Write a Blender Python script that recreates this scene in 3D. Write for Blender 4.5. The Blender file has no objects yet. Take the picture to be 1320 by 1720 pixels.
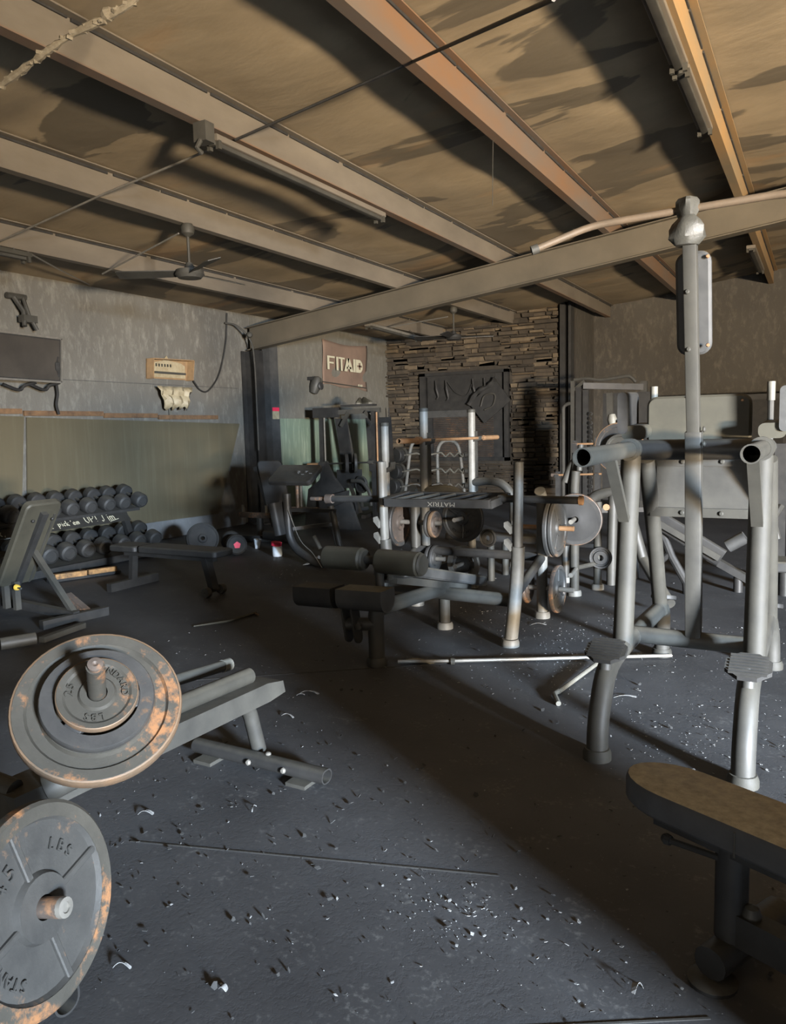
import bpy, math, random
from mathutils import Vector, Matrix
random.seed(7)
scene = bpy.context.scene
col = scene.collection
V = Vector
PI = math.pi

# ------------------------------------------------------------------ camera
# world: X to the right, Y along the roof purlins into the depth, Z up (metres)
FPX, CAM_H = 1300.0, 1.5
_vp, _roll = (1380.0, 702.0), math.radians(-1.4)
_dx, _dy = _vp[0]-660, 860-_vp[1]
_u = _dx*math.cos(_roll)-_dy*math.sin(_roll)
_v = _dx*math.sin(_roll)+_dy*math.cos(_roll)
_pitch = math.atan2(_v, FPX)
_yaw = math.atan2(_u, math.hypot(FPX, _v))
_fw = V((-math.sin(_yaw), math.cos(_yaw), 0)); _rt = V((math.cos(_yaw), math.sin(_yaw), 0)); _up = V((0, 0, 1))
CF = _fw*math.cos(_pitch)-_up*math.sin(_pitch)
_U0 = _up*math.cos(_pitch)+_fw*math.sin(_pitch)
CR = _rt*math.cos(_roll)+_U0*math.sin(_roll)
CU = -_rt*math.sin(_roll)+_U0*math.cos(_roll)
cam_data = bpy.data.cameras.new('camera')
cam_data.sensor_fit = 'HORIZONTAL'; cam_data.sensor_width = 36.0
cam_data.lens = FPX/1320*36.0
cam_data.clip_start = 0.05
cam = bpy.data.objects.new('camera', cam_data); col.objects.link(cam)
cam.matrix_world = Matrix(((CR.x, CU.x, -CF.x, 0), (CR.y, CU.y, -CF.y, 0), (CR.z, CU.z, -CF.z, CAM_H), (0, 0, 0, 1)))
scene.camera = cam

def at(px, py, X=None, Y=None, Z=None):
    """survey helper: where the sight line through a photograph point meets a known plane of the room"""
    d = CF*FPX+CR*(px-660)+CU*(860-py)
    if X is not None: t = X/d.x
    elif Y is not None: t = Y/d.y
    else: t = (Z-CAM_H)/d.z
    return V((0, 0, CAM_H))+d*t

# ------------------------------------------------------------------ world, daylight, exposure
world = bpy.data.worlds.new('world'); scene.world = world
world.use_nodes = True
_bg = world.node_tree.nodes['Background']
_bg.inputs[0].default_value = (0.62, 0.78, 1.0, 1); _bg.inputs[1].default_value = 0.5

def area_light(name, loc, direction, sx, sy, power, color, spread=180):
    l = bpy.data.lights.new(name, 'AREA'); l.shape = 'RECTANGLE'; l.size = sx; l.size_y = sy
    l.energy = power; l.color = color; l.spread = math.radians(spread)
    o = bpy.data.objects.new(name, l); col.objects.link(o)
    o.location = loc
    o.rotation_euler = V(direction).to_track_quat('-Z', 'Y').to_euler()
    return o
# daylight through the doorway in the right wall: blue sky light coming down, warm light thrown up off the sunlit yard;
# a weak fill lamp is added at an unseen opening behind the viewpoint
DOOR_Y0, DOOR_Y1, DOOR_Z = -4.7, -2.9, 3.0
area_light('door_sky_light', (9.6, -3.8, 2.30), (-1, 0.85, -0.54), 1.5, 1.0, 3500, (0.66, 0.81, 1.0), 58)
area_light('door_yard_light', (9.6, -3.8, 0.8), (-1, 1.25, 0.54), 1.5, 0.6, 3100, (1.0, 0.80, 0.57), 74)
area_light('rear_fill_light', (-1.2, -6.1, 1.6), (0.05, 1, -0.35), 2.4, 1.8, 60, (1.0, 0.92, 0.80), 110)
vs = scene.view_settings
vs.view_transform = 'Standard'; vs.look = 'None'; vs.gamma = 1.0; vs.use_curve_mapping = False
vs.exposure = -0.35
try:
    scene.cycles.use_denoising = True
    scene.cycles.max_bounces = 8; scene.cycles.diffuse_bounces = 5
except Exception: pass

# ------------------------------------------------------------------ materials
def _nodes(name):
    m = bpy.data.materials.new(name); m.use_nodes = True
    nt = m.node_tree; nt.nodes.clear()
    out = nt.nodes.new('ShaderNodeOutputMaterial'); bs = nt.nodes.new('ShaderNodeBsdfPrincipled')
    nt.links.new(bs.outputs[0], out.inputs[0])
    return m, nt, bs
def _noise(nt, scale, detail=6, rough=0.6, vec=None, dist=0.0):
    n = nt.nodes.new('ShaderNodeTexNoise'); n.inputs['Scale'].default_value = scale
    n.inputs['Detail'].default_value = detail; n.inputs['Roughness'].default_value = rough
    n.inputs['Distortion'].default_value = dist
    if vec is not None: nt.links.new(vec, n.inputs['Vector'])
    return n.outputs['Fac']
def _coords(nt, scale=(1, 1, 1), kind='Object', loc=(0, 0, 0)):
    tc = nt.nodes.new('ShaderNodeTexCoord'); mp = nt.nodes.new('ShaderNodeMapping')
    mp.inputs['Scale'].default_value = scale; mp.inputs['Location'].default_value = loc
    nt.links.new(tc.outputs[kind], mp.inputs['Vector'])
    return mp.outputs[0]
def _ramp(nt, fac, stops):
    r = nt.nodes.new('ShaderNodeValToRGB'); e = r.color_ramp.elements
    while len(e) < len(stops): e.new(0.5)
    for q, (p, c) in zip(e, stops):
        q.position = p; q.color = (c[0], c[1], c[2], 1) if hasattr(c, '__len__') else (c, c, c, 1)
    nt.links.new(fac, r.inputs[0]); return r.outputs[0]
def _mix(nt, fac, a, b, mode='MIX'):
    n = nt.nodes.new('ShaderNodeMix'); n.data_type = 'RGBA'; n.blend_type = mode
    for s, val in ((0, fac), (6, a), (7, b)):
        if isinstance(val, (int, float)): n.inputs[s].default_value = val
        elif isinstance(val, (tuple, list)): n.inputs[s].default_value = (*val, 1)
        else: nt.links.new(val, n.inputs[s])
    return n.outputs[2]
def _math(nt, op, a, b):
    n = nt.nodes.new('ShaderNodeMath'); n.operation = op; n.use_clamp = True
    for s, val in ((0, a), (1, b)):
        if isinstance(val, (int, float)): n.inputs[s].default_value = val
        else: nt.links.new(val, n.inputs[s])
    return n.outputs[0]
def _bump(nt, bs, h, strength, dist=0.01):
    b = nt.nodes.new('ShaderNodeBump'); b.inputs['Strength'].default_value = strength; b.inputs['Distance'].default_value = dist
    nt.links.new(h, b.inputs['Height']); nt.links.new(b.outputs[0], bs.inputs['Normal'])
def _upness(nt):
    g = nt.nodes.new('ShaderNodeNewGeometry'); s = nt.nodes.new('ShaderNodeSeparateXYZ')
    nt.links.new(g.outputs['Normal'], s.inputs[0]); return s.outputs['Z']
M = {}
def sooty(key, c1, c2, rough=0.55, metal=0.0, scale=6.0, rust=None, rust_amt=0.55, dust=None, dust_amt=0.6, bump=0.15, stretch=(1, 1, 1), spec=0.4):
    """smoke-stained surface: two soot tones, optional rust blotches, optional ash, for some with painted highlights, on faces that look up"""
    m, nt, bs = _nodes(key)
    vec = _coords(nt, stretch)
    f = _noise(nt, scale, 7, 0.65, vec)
    c = _ramp(nt, f, [(0.3, c1), (0.7, c2)])
    f2 = _noise(nt, scale*4.3, 6, 0.7, vec)
    if rust:
        k = _ramp(nt, _math(nt, 'MULTIPLY', f2, _noise(nt, scale*0.7, 4, 0.6, vec)), [(rust_amt*0.45, 0.0), (rust_amt*0.45+0.10, 1.0)])
        c = _mix(nt, k, c, rust)
    if dust:
        k = _math(nt, 'MULTIPLY', _ramp(nt, _upness(nt), [(0.55, 0.0), (0.95, 1.0)]), _ramp(nt, f2, [(0.25, 0.35), (0.65, 1.0)]))
        c = _mix(nt, _math(nt, 'MULTIPLY', k, dust_amt), c, dust)
    nt.links.new(c, bs.inputs['Base Color'])
    bs.inputs['Roughness'].default_value = rough; bs.inputs['Metallic'].default_value = metal
    bs.inputs['Specular IOR Level'].default_value = spec
    if bump: _bump(nt, bs, f2, bump, 0.004)
    M[key] = m; return m
ASH = (0.11, 0.10, 0.078)
sooty('frame_grey', (0.0248, 0.0241, 0.0214), (0.0471, 0.0452, 0.0384), 0.55, 0.0, 5, dust=ASH, dust_amt=0.55)
sooty('frame_pale', (0.0212, 0.0202, 0.0162), (0.0364, 0.0343, 0.0270), 0.68, 0.0, 6, dust=ASH, dust_amt=0.5)
sooty('frame_bright', (0.085, 0.083, 0.075), (0.15, 0.146, 0.13), 0.55, 0, 6, dust=ASH, dust_amt=0.4)  # brighter copy of the pale frame tone, for uprights, posts and foot caps
sooty('vinyl_dusty_lit', (0.035, 0.036, 0.038), (0.06, 0.061, 0.062), 0.5, 0, 7, dust=(0.36, 0.325, 0.245), dust_amt=0.95, bump=0.1)  # dust brightened to paint warm light onto the shaded near bench top
sooty('frame_dark', (0.016, 0.016, 0.016), (0.034, 0.033, 0.031), 0.5, 0.2, 6, dust=(0.09, 0.085, 0.068), dust_amt=0.5)
sooty('black_soot', (0.010, 0.010, 0.010), (0.025, 0.024, 0.022), 0.8, 0, 8, dust=(0.07, 0.066, 0.055), dust_amt=0.5)
sooty('vinyl', (0.030, 0.031, 0.031), (0.055, 0.055, 0.053), 0.5, 0, 7, dust=(0.165, 0.152, 0.112), dust_amt=0.9, bump=0.1)
sooty('vinyl_dark', (0.012, 0.012, 0.012), (0.026, 0.0255, 0.024), 0.6, 0, 7, dust=(0.075, 0.07, 0.056), dust_amt=0.7)
sooty('pad_olive', (0.0307, 0.0288, 0.0210), (0.0502, 0.0468, 0.0333), 0.6, 0, 4, dust=ASH, dust_amt=0.5)
sooty('rust_plate', (0.0303, 0.0286, 0.0235), (0.0536, 0.0493, 0.0399), 0.62, 0.15, 6, rust=(0.22, 0.105, 0.045), rust_amt=0.62, bump=0.35)
sooty('rust_rim', (0.1560, 0.0930, 0.0510), (0.0900, 0.0690, 0.0480), 0.6, 0.2, 14, bump=0.3)
sooty('iron', (0.0315, 0.0315, 0.0315), (0.0595, 0.0581, 0.0546), 0.5, 0.35, 8, rust=(0.14, 0.085, 0.05), rust_amt=0.75, bump=0.3)
sooty('iron_light', (0.0351, 0.0346, 0.0327), (0.0585, 0.0570, 0.0524), 0.5, 0.25, 8, rust=(0.16, 0.10, 0.06), rust_amt=0.7, bump=0.3)
sooty('iron_rusty', (0.0595, 0.0476, 0.0392), (0.1050, 0.0840, 0.0700), 0.55, 0.25, 8, rust=(0.24, 0.13, 0.07), rust_amt=0.6, bump=0.3)
sooty('copper', (0.2160, 0.1200, 0.0630), (0.3000, 0.1860, 0.1020), 0.45, 0.3, 10, bump=0.1)
sooty('bar_tan', (0.0714, 0.0536, 0.0357), (0.1071, 0.0750, 0.0464), 0.6, 0.1, 9, bump=0.1)
sooty('bare_steel', (0.1430, 0.1365, 0.1202), (0.2210, 0.2080, 0.1820), 0.4, 0.4, 12, bump=0.1)
sooty('grip_white', (0.0928, 0.0874, 0.0709), (0.1255, 0.1202, 0.1010), 0.6, 0, 14, bump=0.2)
sooty('beam_grey', (0.0835, 0.0723, 0.0575), (0.1268, 0.1102, 0.0875), 0.6, 0.05, 2.5, bump=0.06, stretch=(1, .4, 1))
sooty('beam_brown', (0.1020, 0.0780, 0.0630), (0.1620, 0.1200, 0.0930), 0.65, 0, 2.5, bump=0.06, stretch=(1, .4, 1))
sooty('beam_rust_lit', (0.15, 0.125, 0.085), (0.26, 0.155, 0.062), 0.55, 0.05, 1.6, bump=0.06, stretch=(1, .35, 1))  # rust tone brightened to paint daylight onto the purlin facing the door
sooty('beam_rust', (0.0930, 0.0837, 0.0732), (0.1364, 0.0732, 0.0360), 0.6, 0.05, 1.6, bump=0.06, stretch=(1, .35, 1))
sooty('rafter_paint', (0.0507, 0.0439, 0.0317), (0.0748, 0.0638, 0.0461), 0.65, 0.0, 2, bump=0.08)
sooty('char_wood', (0.0375, 0.0263, 0.0188), (0.4125, 0.2250, 0.0825), 0.8, 0, 9, bump=0.4)
sooty('trim_wood', (0.0500, 0.0300, 0.0175), (0.1700, 0.0950, 0.0450), 0.8, 0, 7, bump=0.3)
sooty('cream_plastic', (0.3060, 0.2677, 0.1785), (0.2040, 0.1615, 0.0935), 0.6, 0, 12, bump=0.2)
sooty('tan_paint', (0.25, 0.16, 0.078), (0.16, 0.105, 0.06), 0.6, 0, 9, bump=0.1)
sooty('lettering_white', (0.4200, 0.4000, 0.2900), (0.3400, 0.3200, 0.2400), 0.7, 0, 20, bump=0)
sooty('lettering_soot', (0.10, 0.095, 0.08), (0.14, 0.13, 0.11), 0.7, 0, 20, bump=0)
sooty('banner_cloth', (0.155, 0.105, 0.077), (0.115, 0.08, 0.060), 0.85, 0, 3, bump=0.1)
sooty('screen_black', (0.0300, 0.0270, 0.0240), (0.0540, 0.0480, 0.0408), 0.35, 0, 2, bump=0.02)
sooty('melted', (0.0355, 0.0347, 0.0293), (0.0534, 0.0516, 0.0435), 0.45, 0, 20, bump=0.5)
sooty('mat_flake', (0.0992, 0.0992, 0.0961), (0.2232, 0.2232, 0.2170), 0.8, 0, 30, bump=0.2)
sooty('char_crumb', (0.012, 0.012, 0.012), (0.04, 0.04, 0.038), 0.85, 0, 30, bump=0.2)
sooty('rope_ash', (0.1050, 0.0875, 0.0595), (0.1820, 0.1575, 0.1120), 0.9, 0, 40, bump=0.6)
sooty('yellow_plastic', (0.65, 0.42, 0.06), (0.5, 0.3, 0.05), 0.5, 0, 10, bump=0.1)
sooty('red_plastic', (0.65, 0.03, 0.07), (0.5, 0.02, 0.05), 0.5, 0, 10, bump=0.1)
sooty('pale_plastic', (0.45, 0.55, 0.65), (0.65, 0.70, 0.74), 0.4, 0, 14, bump=0.1)
sooty('stone_a', (0.0288, 0.0226, 0.0158), (0.0720, 0.0552, 0.0360), 0.8, 0, 5, dust=(0.26, 0.18, 0.095), dust_amt=0.8, bump=0.5)  # golden dust on the stones' upper faces also paints in warm highlights
sooty('stone_b', (0.0561, 0.0429, 0.0284), (0.1254, 0.0957, 0.0594), 0.8, 0, 5, dust=(0.30, 0.21, 0.11), dust_amt=0.8, bump=0.5)
sooty('stone_c', (0.0189, 0.0155, 0.0113), (0.0462, 0.0357, 0.0244), 0.85, 0, 5, dust=(0.22, 0.15, 0.08), dust_amt=0.8, bump=0.5)
sooty('mortar', (0.02, 0.017, 0.013), (0.04, 0.033, 0.025), 0.9, 0, 10, bump=0.3)
sooty('concrete', (0.30, 0.28, 0.24), (0.42, 0.39, 0.33), 0.9, 0, 3, bump=0.2)

# floor: black rubber matting with ash in its grain
m, nt, bs = _nodes('rubber_floor'); M['rubber_floor'] = m
vec = _coords(nt)
big = _noise(nt, 0.9, 5, 0.6, vec); fine = _noise(nt, 42, 5, 0.7, vec); mid = _noise(nt, 6, 7, 0.65, vec)
c = _ramp(nt, big, [(0.35, (0.030, 0.030, 0.031)), (0.7, (0.062, 0.062, 0.063))])
c = _mix(nt, _ramp(nt, _math(nt, 'MULTIPLY', fine, mid), [(0.30, 0.0), (0.42, 0.55)]), c, (0.14, 0.138, 0.13))
nt.links.new(c, bs.inputs['Base Color']); bs.inputs['Roughness'].default_value = 0.62; bs.inputs['Specular IOR Level'].default_value = 0.45
_bump(nt, bs, _math(nt, 'ADD', fine, mid), 0.35, 0.006)

# ceiling: vinyl faced insulation blankets, soot-browned, scorched darker where the facing peeled off
m, nt, bs = _nodes('roof_blanket'); M['roof_blanket'] = m
v1 = _coords(nt, (0.28, 0.75, 1)); v2 = _coords(nt, (0.55, 1.5, 1), loc=(3, 8, 0))
n1 = _noise(nt, 1.5, 6, 0.48, v1, 0.5); n2 = _noise(nt, 1.0, 4, 0.5, v2); n3 = _noise(nt, 2.2, 5, 0.6, _coords(nt, (.7, 1, 1)))
base = _ramp(nt, n3, [(0.3, (0.1617, 0.1274, 0.0809)), (0.7, (0.2188, 0.1750, 0.1132))])
patch = _ramp(nt, n1, [(0.545, 0.0), (0.556, 1.0)])
c = _mix(nt, _math(nt, 'MULTIPLY', patch, 0.85), base, (0.0696, 0.0580, 0.0406))
orange = _ramp(nt, n2, [(0.60, 0.0), (0.68, 0.7)])
c = _mix(nt, _math(nt, 'MULTIPLY', orange, 0.5), c, (0.2784, 0.1624, 0.0696))
nt.links.new(c, bs.inputs['Base Color']); bs.inputs['Roughness'].default_value = 0.7
_bump(nt, bs, _math(nt, 'ADD', n1, _math(nt, 'MULTIPLY', n3, 0.35)), 0.6, 0.05)

# wall skins
def wallmat(key, c1, c2, c3, streak=(3.5, 3.5, 1.5), rough=0.75, amt=0.5, bump=0.4):
    m, nt, bs = _nodes(key); M[key] = m
    v = _coords(nt, streak); w = _coords(nt)
    a = _noise(nt, 3.2, 9, 0.72, v, 0.25); b = _noise(nt, 0.7, 4, 0.5, w); d = _noise(nt, 24, 4, 0.6, w)
    c = _ramp(nt, b, [(0.3, c1), (0.7, c2)])
    c = _mix(nt, _math(nt, 'MULTIPLY', _ramp(nt, a, [(0.50, 0.0), (0.68, 1.0)]), amt), c, c3)
    nt.links.new(c, bs.inputs['Base Color']); bs.inputs['Roughness'].default_value = rough
    _bump(nt, bs, _math(nt, 'ADD', a, _math(nt, 'MULTIPLY', d, 0.3)), bump, 0.02)
wallmat('wall_smoked', (0.0777, 0.0737, 0.0645), (0.1096, 0.1037, 0.0882), (0.20, 0.195, 0.172), amt=0.55)
wallmat('wall_smoked_plain', (0.0772, 0.0735, 0.0607), (0.1043, 0.0975, 0.0800), (0.19, 0.185, 0.16), amt=0.4)
wallmat('wall_brown', (0.0288, 0.0259, 0.0213), (0.0461, 0.0415, 0.0334), (0.12, 0.105, 0.085), amt=0.4)
wallmat('sooty_mirror', (0.0683, 0.0586, 0.0366), (0.0956, 0.0814, 0.0514), (0.11, 0.10, 0.066), streak=(5, 5, 0.25), rough=0.38, amt=0.5, bump=0.05)
wallmat('green_mirror', (0.10, 0.135, 0.095), (0.19, 0.23, 0.165), (0.30, 0.34, 0.25), streak=(6, 6, 0.5), rough=0.4, amt=0.7, bump=0.05)
wallmat('wall_low', (0.10, 0.105, 0.108), (0.14, 0.143, 0.143), (0.19, 0.19, 0.185), amt=0.4)

# ------------------------------------------------------------------ mesh helpers
WLOC = {}
class MB:
    def __init__(s): s.v = []; s.f = []
    def add(s, verts, faces):
        n = len(s.v); s.v += [V(p) for p in verts]; s.f += [tuple(i+n for i in q) for q in faces]; return s
    def box(s, c, d, R=None, taper=1.0):
        c = V(c); hx, hy, hz = d[0]/2, d[1]/2, d[2]/2; pts = []
        for z in (-hz, hz):
            k = taper if z > 0 else 1.0
            for x, y in ((-hx, -hy), (hx, -hy), (hx, hy), (-hx, hy)):
                p = V((x*k, y*k, z)); pts.append(c+(R @ p if R else p))
        return s.add(pts, [(3, 2, 1, 0), (4, 5, 6, 7), (0, 1, 5, 4), (1, 2, 6, 5), (2, 3, 7, 6), (3, 0, 4, 7)])
    def bx(s, x0, x1, y0, y1, z0, z1): return s.box(((x0+x1)/2, (y0+y1)/2, (z0+z1)/2), (abs(x1-x0), abs(y1-y0), abs(z1-z0)))
    def beam(s, a, b, w, h, up=(0, 0, 1), rnd=0.0, n=3):
        """bar of rounded-rectangle section from a to b"""
        a, b = V(a), V(b); d = (b-a).normalized(); u = V(up)
        side = d.cross(u)
        if side.length < 1e-4: side = d.cross(V((1, 0, 0)))
        side.normalize(); top = side.cross(d)
        return s.sweep(rrect(w, h, rnd, n), a, b, side, top)
    def sweep(s, poly, a, b, u, v):
        a, b, u, v = V(a), V(b), V(u), V(v); k = len(poly)
        pts = [a+u*x+v*y for x, y in poly]+[b+u*x+v*y for x, y in poly]
        fs = [(i, (i+1) % k, k+(i+1) % k, k+i) for i in range(k)]+[tuple(range(k-1, -1, -1)), tuple(range(k, 2*k))]
        return s.add(pts, fs)
    def prism(s, poly, o, u, v, depth):
        u, v = V(u).normalized(), V(v).normalized(); n = u.cross(v)
        return s.sweep(poly, o, V(o)+n*depth, u, v)
    def tube(s, pts, r, seg=12, caps=True, hollow=False):
        pts = [V(p) for p in pts]; n = len(pts)
        rs = r if hasattr(r, '__len__') else [r]*n
        t = [(pts[min(i+1, n-1)]-pts[max(i-1, 0)]).normalized() for i in range(n)]
        u = t[0].orthogonal().normalized(); verts = []; faces = []
        for i in range(n):
            u = (u-t[i]*u.dot(t[i])).normalized(); w = t[i].cross(u)
            for k in range(seg):
                a = 2*PI*k/seg; verts.append(pts[i]+(u*math.cos(a)+w*math.sin(a))*rs[i])
        for i in range(n-1):
            for k in range(seg):
                a, b = i*seg+k, i*seg+(k+1) % seg
                faces.append((a, b, b+seg, a+seg))
        if caps:
            faces.append(tuple(range(seg-1, -1, -1))); faces.append(tuple((n-1)*seg+k for k in range(seg)))
        return s.add(verts, faces)
    def lathe(s, prof, o, axis, seg=32, closed=False):
        """prof: (radius, distance along axis)"""
        o, ax = V(o), V(axis).normalized(); u = ax.orthogonal().normalized()
        if abs(ax.z) < 0.9: u = (V((0, 0, 1))-ax*ax.z).normalized()
        w = ax.cross(u); verts = []; faces = []; k = len(prof)
        for r, h in prof:
            for j in range(seg):
                a = 2*PI*j/seg; verts.append(o+ax*h+(u*math.cos(a)+w*math.sin(a))*max(r, 1e-4))
        for i in range(k if closed else k-1):
            i2 = (i+1) % k
            for j in range(seg):
                j2 = (j+1) % seg; faces.append((i*seg+j, i*seg+j2, i2*seg+j2, i2*seg+j))
        return s.add(verts, faces)
    def build(s, name, mat, parent=None, smooth=35, kind=None, origin=None):
        me = bpy.data.meshes.new(name)
        if parent is not None: loc = WLOC[parent.name_full]; 
        elif origin is not None: loc = V(origin)
        else:
            xs = [p.x for p in s.v]; ys = [p.y for p in s.v]; zs = [p.z for p in s.v]
            loc = V(((min(xs)+max(xs))/2, (min(ys)+max(ys))/2, min(zs)))
        me.from_pydata([tuple(p-loc) for p in s.v], [], s.f); me.update()
        if smooth:
            for p in me.polygons: p.use_smooth = True
            me.set_sharp_from_angle(angle=math.radians(smooth))
        me.materials.append(M[mat])
        o = bpy.data.objects.new(name, me); col.objects.link(o)
        if parent is not None: o.parent = parent
        else: o.location = loc
        WLOC[o.name_full] = loc
        if kind: o['kind'] = kind
        return o
def rrect(w, h, r, n=3):
    r = min(r, w/2-1e-4, h/2-1e-4); out = []
    if r <= 0: return [(-w/2, -h/2), (w/2, -h/2), (w/2, h/2), (-w/2, h/2)]
    for cx, cy, a0 in ((w/2-r, -h/2+r, -90), (w/2-r, h/2-r, 0), (-w/2+r, h/2-r, 90), (-w/2+r, -h/2+r, 180)):
        for i in range(n+1):
            a = math.radians(a0+90*i/n); out.append((cx+r*math.cos(a), cy+r*math.sin(a)))
    return out
def bez(pts, n=8):
    """smooth path through control points (Catmull-Rom)"""
    pts = [V(p) for p in pts]; P = [pts[0]*2-pts[1]]+pts+[pts[-1]*2-pts[-2]]; out = []
    for i in range(1, len(P)-2):
        for j in range(n):
            t = j/n; a, b, c, d = P[i-1], P[i], P[i+1], P[i+2]
            out.append(0.5*((2*b)+(c-a)*t+(2*a-5*b+4*c-d)*t*t+(3*b-a-3*c+d)*t**3))
    out.append(pts[-1]); return out
def fillet(pts, r, n=5):
    """polyline with rounded corners"""
    pts = [V(p) for p in pts]; out = [pts[0]]
    for i in range(1, len(pts)-1):
        a, b, c = pts[i-1], pts[i], pts[i+1]
        k = min(r, (a-b).length*0.49, (c-b).length*0.49); p = b+(a-b).normalized()*k; q = b+(c-b).normalized()*k
        for j in range(n+1):
            t = j/n; out.append(p*(1-t)**2+b*2*t*(1-t)+q*t*t)
    out.append(pts[-1]); return out
def tag(o, label, cat, group=None, kind=None):
    o['label'] = label; o['category'] = cat
    if group: o['group'] = group
    if kind: o['kind'] = kind
    return o
def thing(name, label, cat, loc=(0, 0, 0), group=None):
    o = bpy.data.objects.new(name, None); col.objects.link(o); o.location = loc; o.empty_display_size = 0.1
    WLOC[o.name_full] = V(loc); return tag(o, label, cat, group)
def struct(o, label=None):
    o['kind'] = 'structure'
    if label: o['label'] = label
    return o
def dup(root, loc, rot=None, label=None, group=None):
    r = root.copy(); col.objects.link(r); r.location = loc
    if rot is not None: r.rotation_euler = rot
    if label: r['label'] = label
    if group: r['group'] = group
    for ch in list(root.children):
        c = ch.copy(); col.objects.link(c); c.parent = r
        for g in list(ch.children):
            d = g.copy(); col.objects.link(d); d.parent = c
    return r
def text_mesh(name, body, size, mat, o, u, v, parent=None, depth=0.002, align='CENTER', shear=0.0, width=1.0):
    """flat lettering laid with its baseline along u and its height along v"""
    cu = bpy.data.curves.new('lettering', 'FONT'); cu.body = body; cu.size = size; cu.extrude = depth
    cu.align_x = align; cu.align_y = 'CENTER'; cu.shear = shear
    t = bpy.data.objects.new('lettering_src', cu); col.objects.link(t)
    me = bpy.data.meshes.new_from_object(t); bpy.data.objects.remove(t)
    u, v = V(u).normalized(), V(v).normalized(); n = u.cross(v)
    b = MB(); b.v = [V(o)+u*(p.co.x*width)+v*p.co.y+n*p.co.z for p in me.vertices]; b.f = [tuple(p.vertices) for p in me.polygons]
    bpy.data.meshes.remove(me)
    return b.build(name, mat, parent, smooth=0)

# ================================================================== THE BUILDING
XL, XR, YF, YS, YB, RIDGE = -8.25, 9.5, -6.0, 14.8, 16.4, 0.6
def zroof(x): return 3.4+0.1163*((x if x < RIDGE else 2*RIDGE-x)-XL)
SLOPE = V((1, 0, 0.1163)).normalized()
PX = [-6.87, -5.37, -3.87, -2.37, -0.87]            # purlins on the left slope
struct(MB().bx(XL-.3, XR+.3, YF-.3, YB+.3, -0.12, 0).build('floor', 'rubber_floor', origin=(0, 0, 0)), 'black rubber gym floor littered with ash')
# seams between the rubber mats
fl = bpy.data.objects['floor']
for a, b in (((-1.75, 1.02), (-.2, 1.95)), ((-2.2, 1.9), (-.9, 2.3)), ((-3.6, 3.2), (-1.2, 5.0))):
    MB().beam((a[0], a[1], .0012), (b[0], b[1], .0012), .007, .0024).build('mat_seam', 'black_soot', fl)

# ceiling blankets: one sheet per bay, sagging between the purlins
ceil = MB()
xs = [XL]+PX+[RIDGE]+[2*RIDGE-x for x in reversed(PX)]+[XR]
ny = 80; rows = []
for b in range(len(xs)-1):
    x0, x1 = xs[b], xs[b+1]; base = len(ceil.v); nx = 9
    for i in range(nx):
        t = i/(nx-1); x = x0+(x1-x0)*t
        for j in range(ny+1):
            y = YF+(YB-YF)*j/ny
            sag = 0.055*math.sin(PI*t)*(0.6+0.4*math.sin(y*1.7+b*2.1)+0.25*math.sin(y*3.9+b))
            if y > 12.6 and -8.3 < x < -3.9: sag += 0.06*math.sin(PI*t)*(y-12.6)/2.2
            ceil.v.append(V((x, y, zroof(x)-sag)))
    for i in range(nx-1):
        for j in range(ny):
            a = base+i*(ny+1)+j; ceil.f.append((a, a+1, a+ny+2, a+ny+1))
struct(ceil.build('ceiling', 'roof_blanket', origin=(0, 0, 0)), 'smoke browned insulation blankets under the sloping roof')
roof = MB()
for xa, xb in ((XL-.3, RIDGE), (RIDGE, XR+.3)):
    roof.add([(xa, YF-.3, zroof(xa)+.05), (xb, YF-.3, zroof(xb)+.05), (xb, YB+.3, zroof(xb)+.05), (xa, YB+.3, zroof(xa)+.05)], [(0, 1, 2, 3)])
struct(roof.build('roof_sheet', 'black_soot', smooth=0), 'dark roof sheeting over the insulation')

# walls
wl = struct(MB().bx(XL-.2, XL, YF, YS, 0, zroof(XL)+.04).build('wall_left', 'wall_smoked', origin=(0, 0, 0)), 'smoke stained grey left wall')
MB().bx(XL, XL+.012, 10.2, YS, 1.72, 3.42).build('wall_panel', 'wall_smoked_plain', wl)
MB().bx(XL, XL+.006, 3.0, 9.85, 2.198, 2.204).build('panel_seam', 'vinyl', wl)
MB().bx(XL, XL+.012, 3.0, 9.9, 0, .26).build('lower_strip', 'wall_low', wl)
def gable(name, y0, y1, xa, xb, mat, label):
    pts = [(xa, 0), (xb, 0), (xb, zroof(xb)+.04)]+([(RIDGE, zroof(RIDGE)+.04)] if xa < RIDGE < xb else [])+[(xa, zroof(xa)+.04)]
    b = MB().sweep(pts, (0, y0, 0), (0, y1, 0), (1, 0, 0), (0, 0, 1))
    return struct(b.build(name, mat, origin=(0, 0, 0), smooth=0), label)
wb = gable('wall_back', YS, YS+.2, XL-.2, -4.2, 'mortar', 'ledgestone clad back wall around the shuttered window')
wr = gable('wall_far', YB, YB+.2, -4.5, XR, 'wall_brown', 'brown smoked far wall behind the cable machines')
struct(MB().bx(-4.4, -4.2, YS+.2, YB, 0, zroof(-4.3)).build('wall_return', 'wall_brown'), 'short return wall beside the stone')
wf = MB()
for xa, xb, za, zb in ((XL, -2.5, 0, 3.4), (.1, XR, 0, 3.4), (-2.5, .1, 0, .6), (-2.5, .1, 2.6, 3.4)): wf.bx(xa, xb, YF-.2, YF, za, zb)
wf.sweep([(XL, 3.4), (XR, 3.4), (RIDGE, zroof(RIDGE)+.04)], (0, YF-.2, 0), (0, YF, 0), (1, 0, 0), (0, 0, 1))
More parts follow.
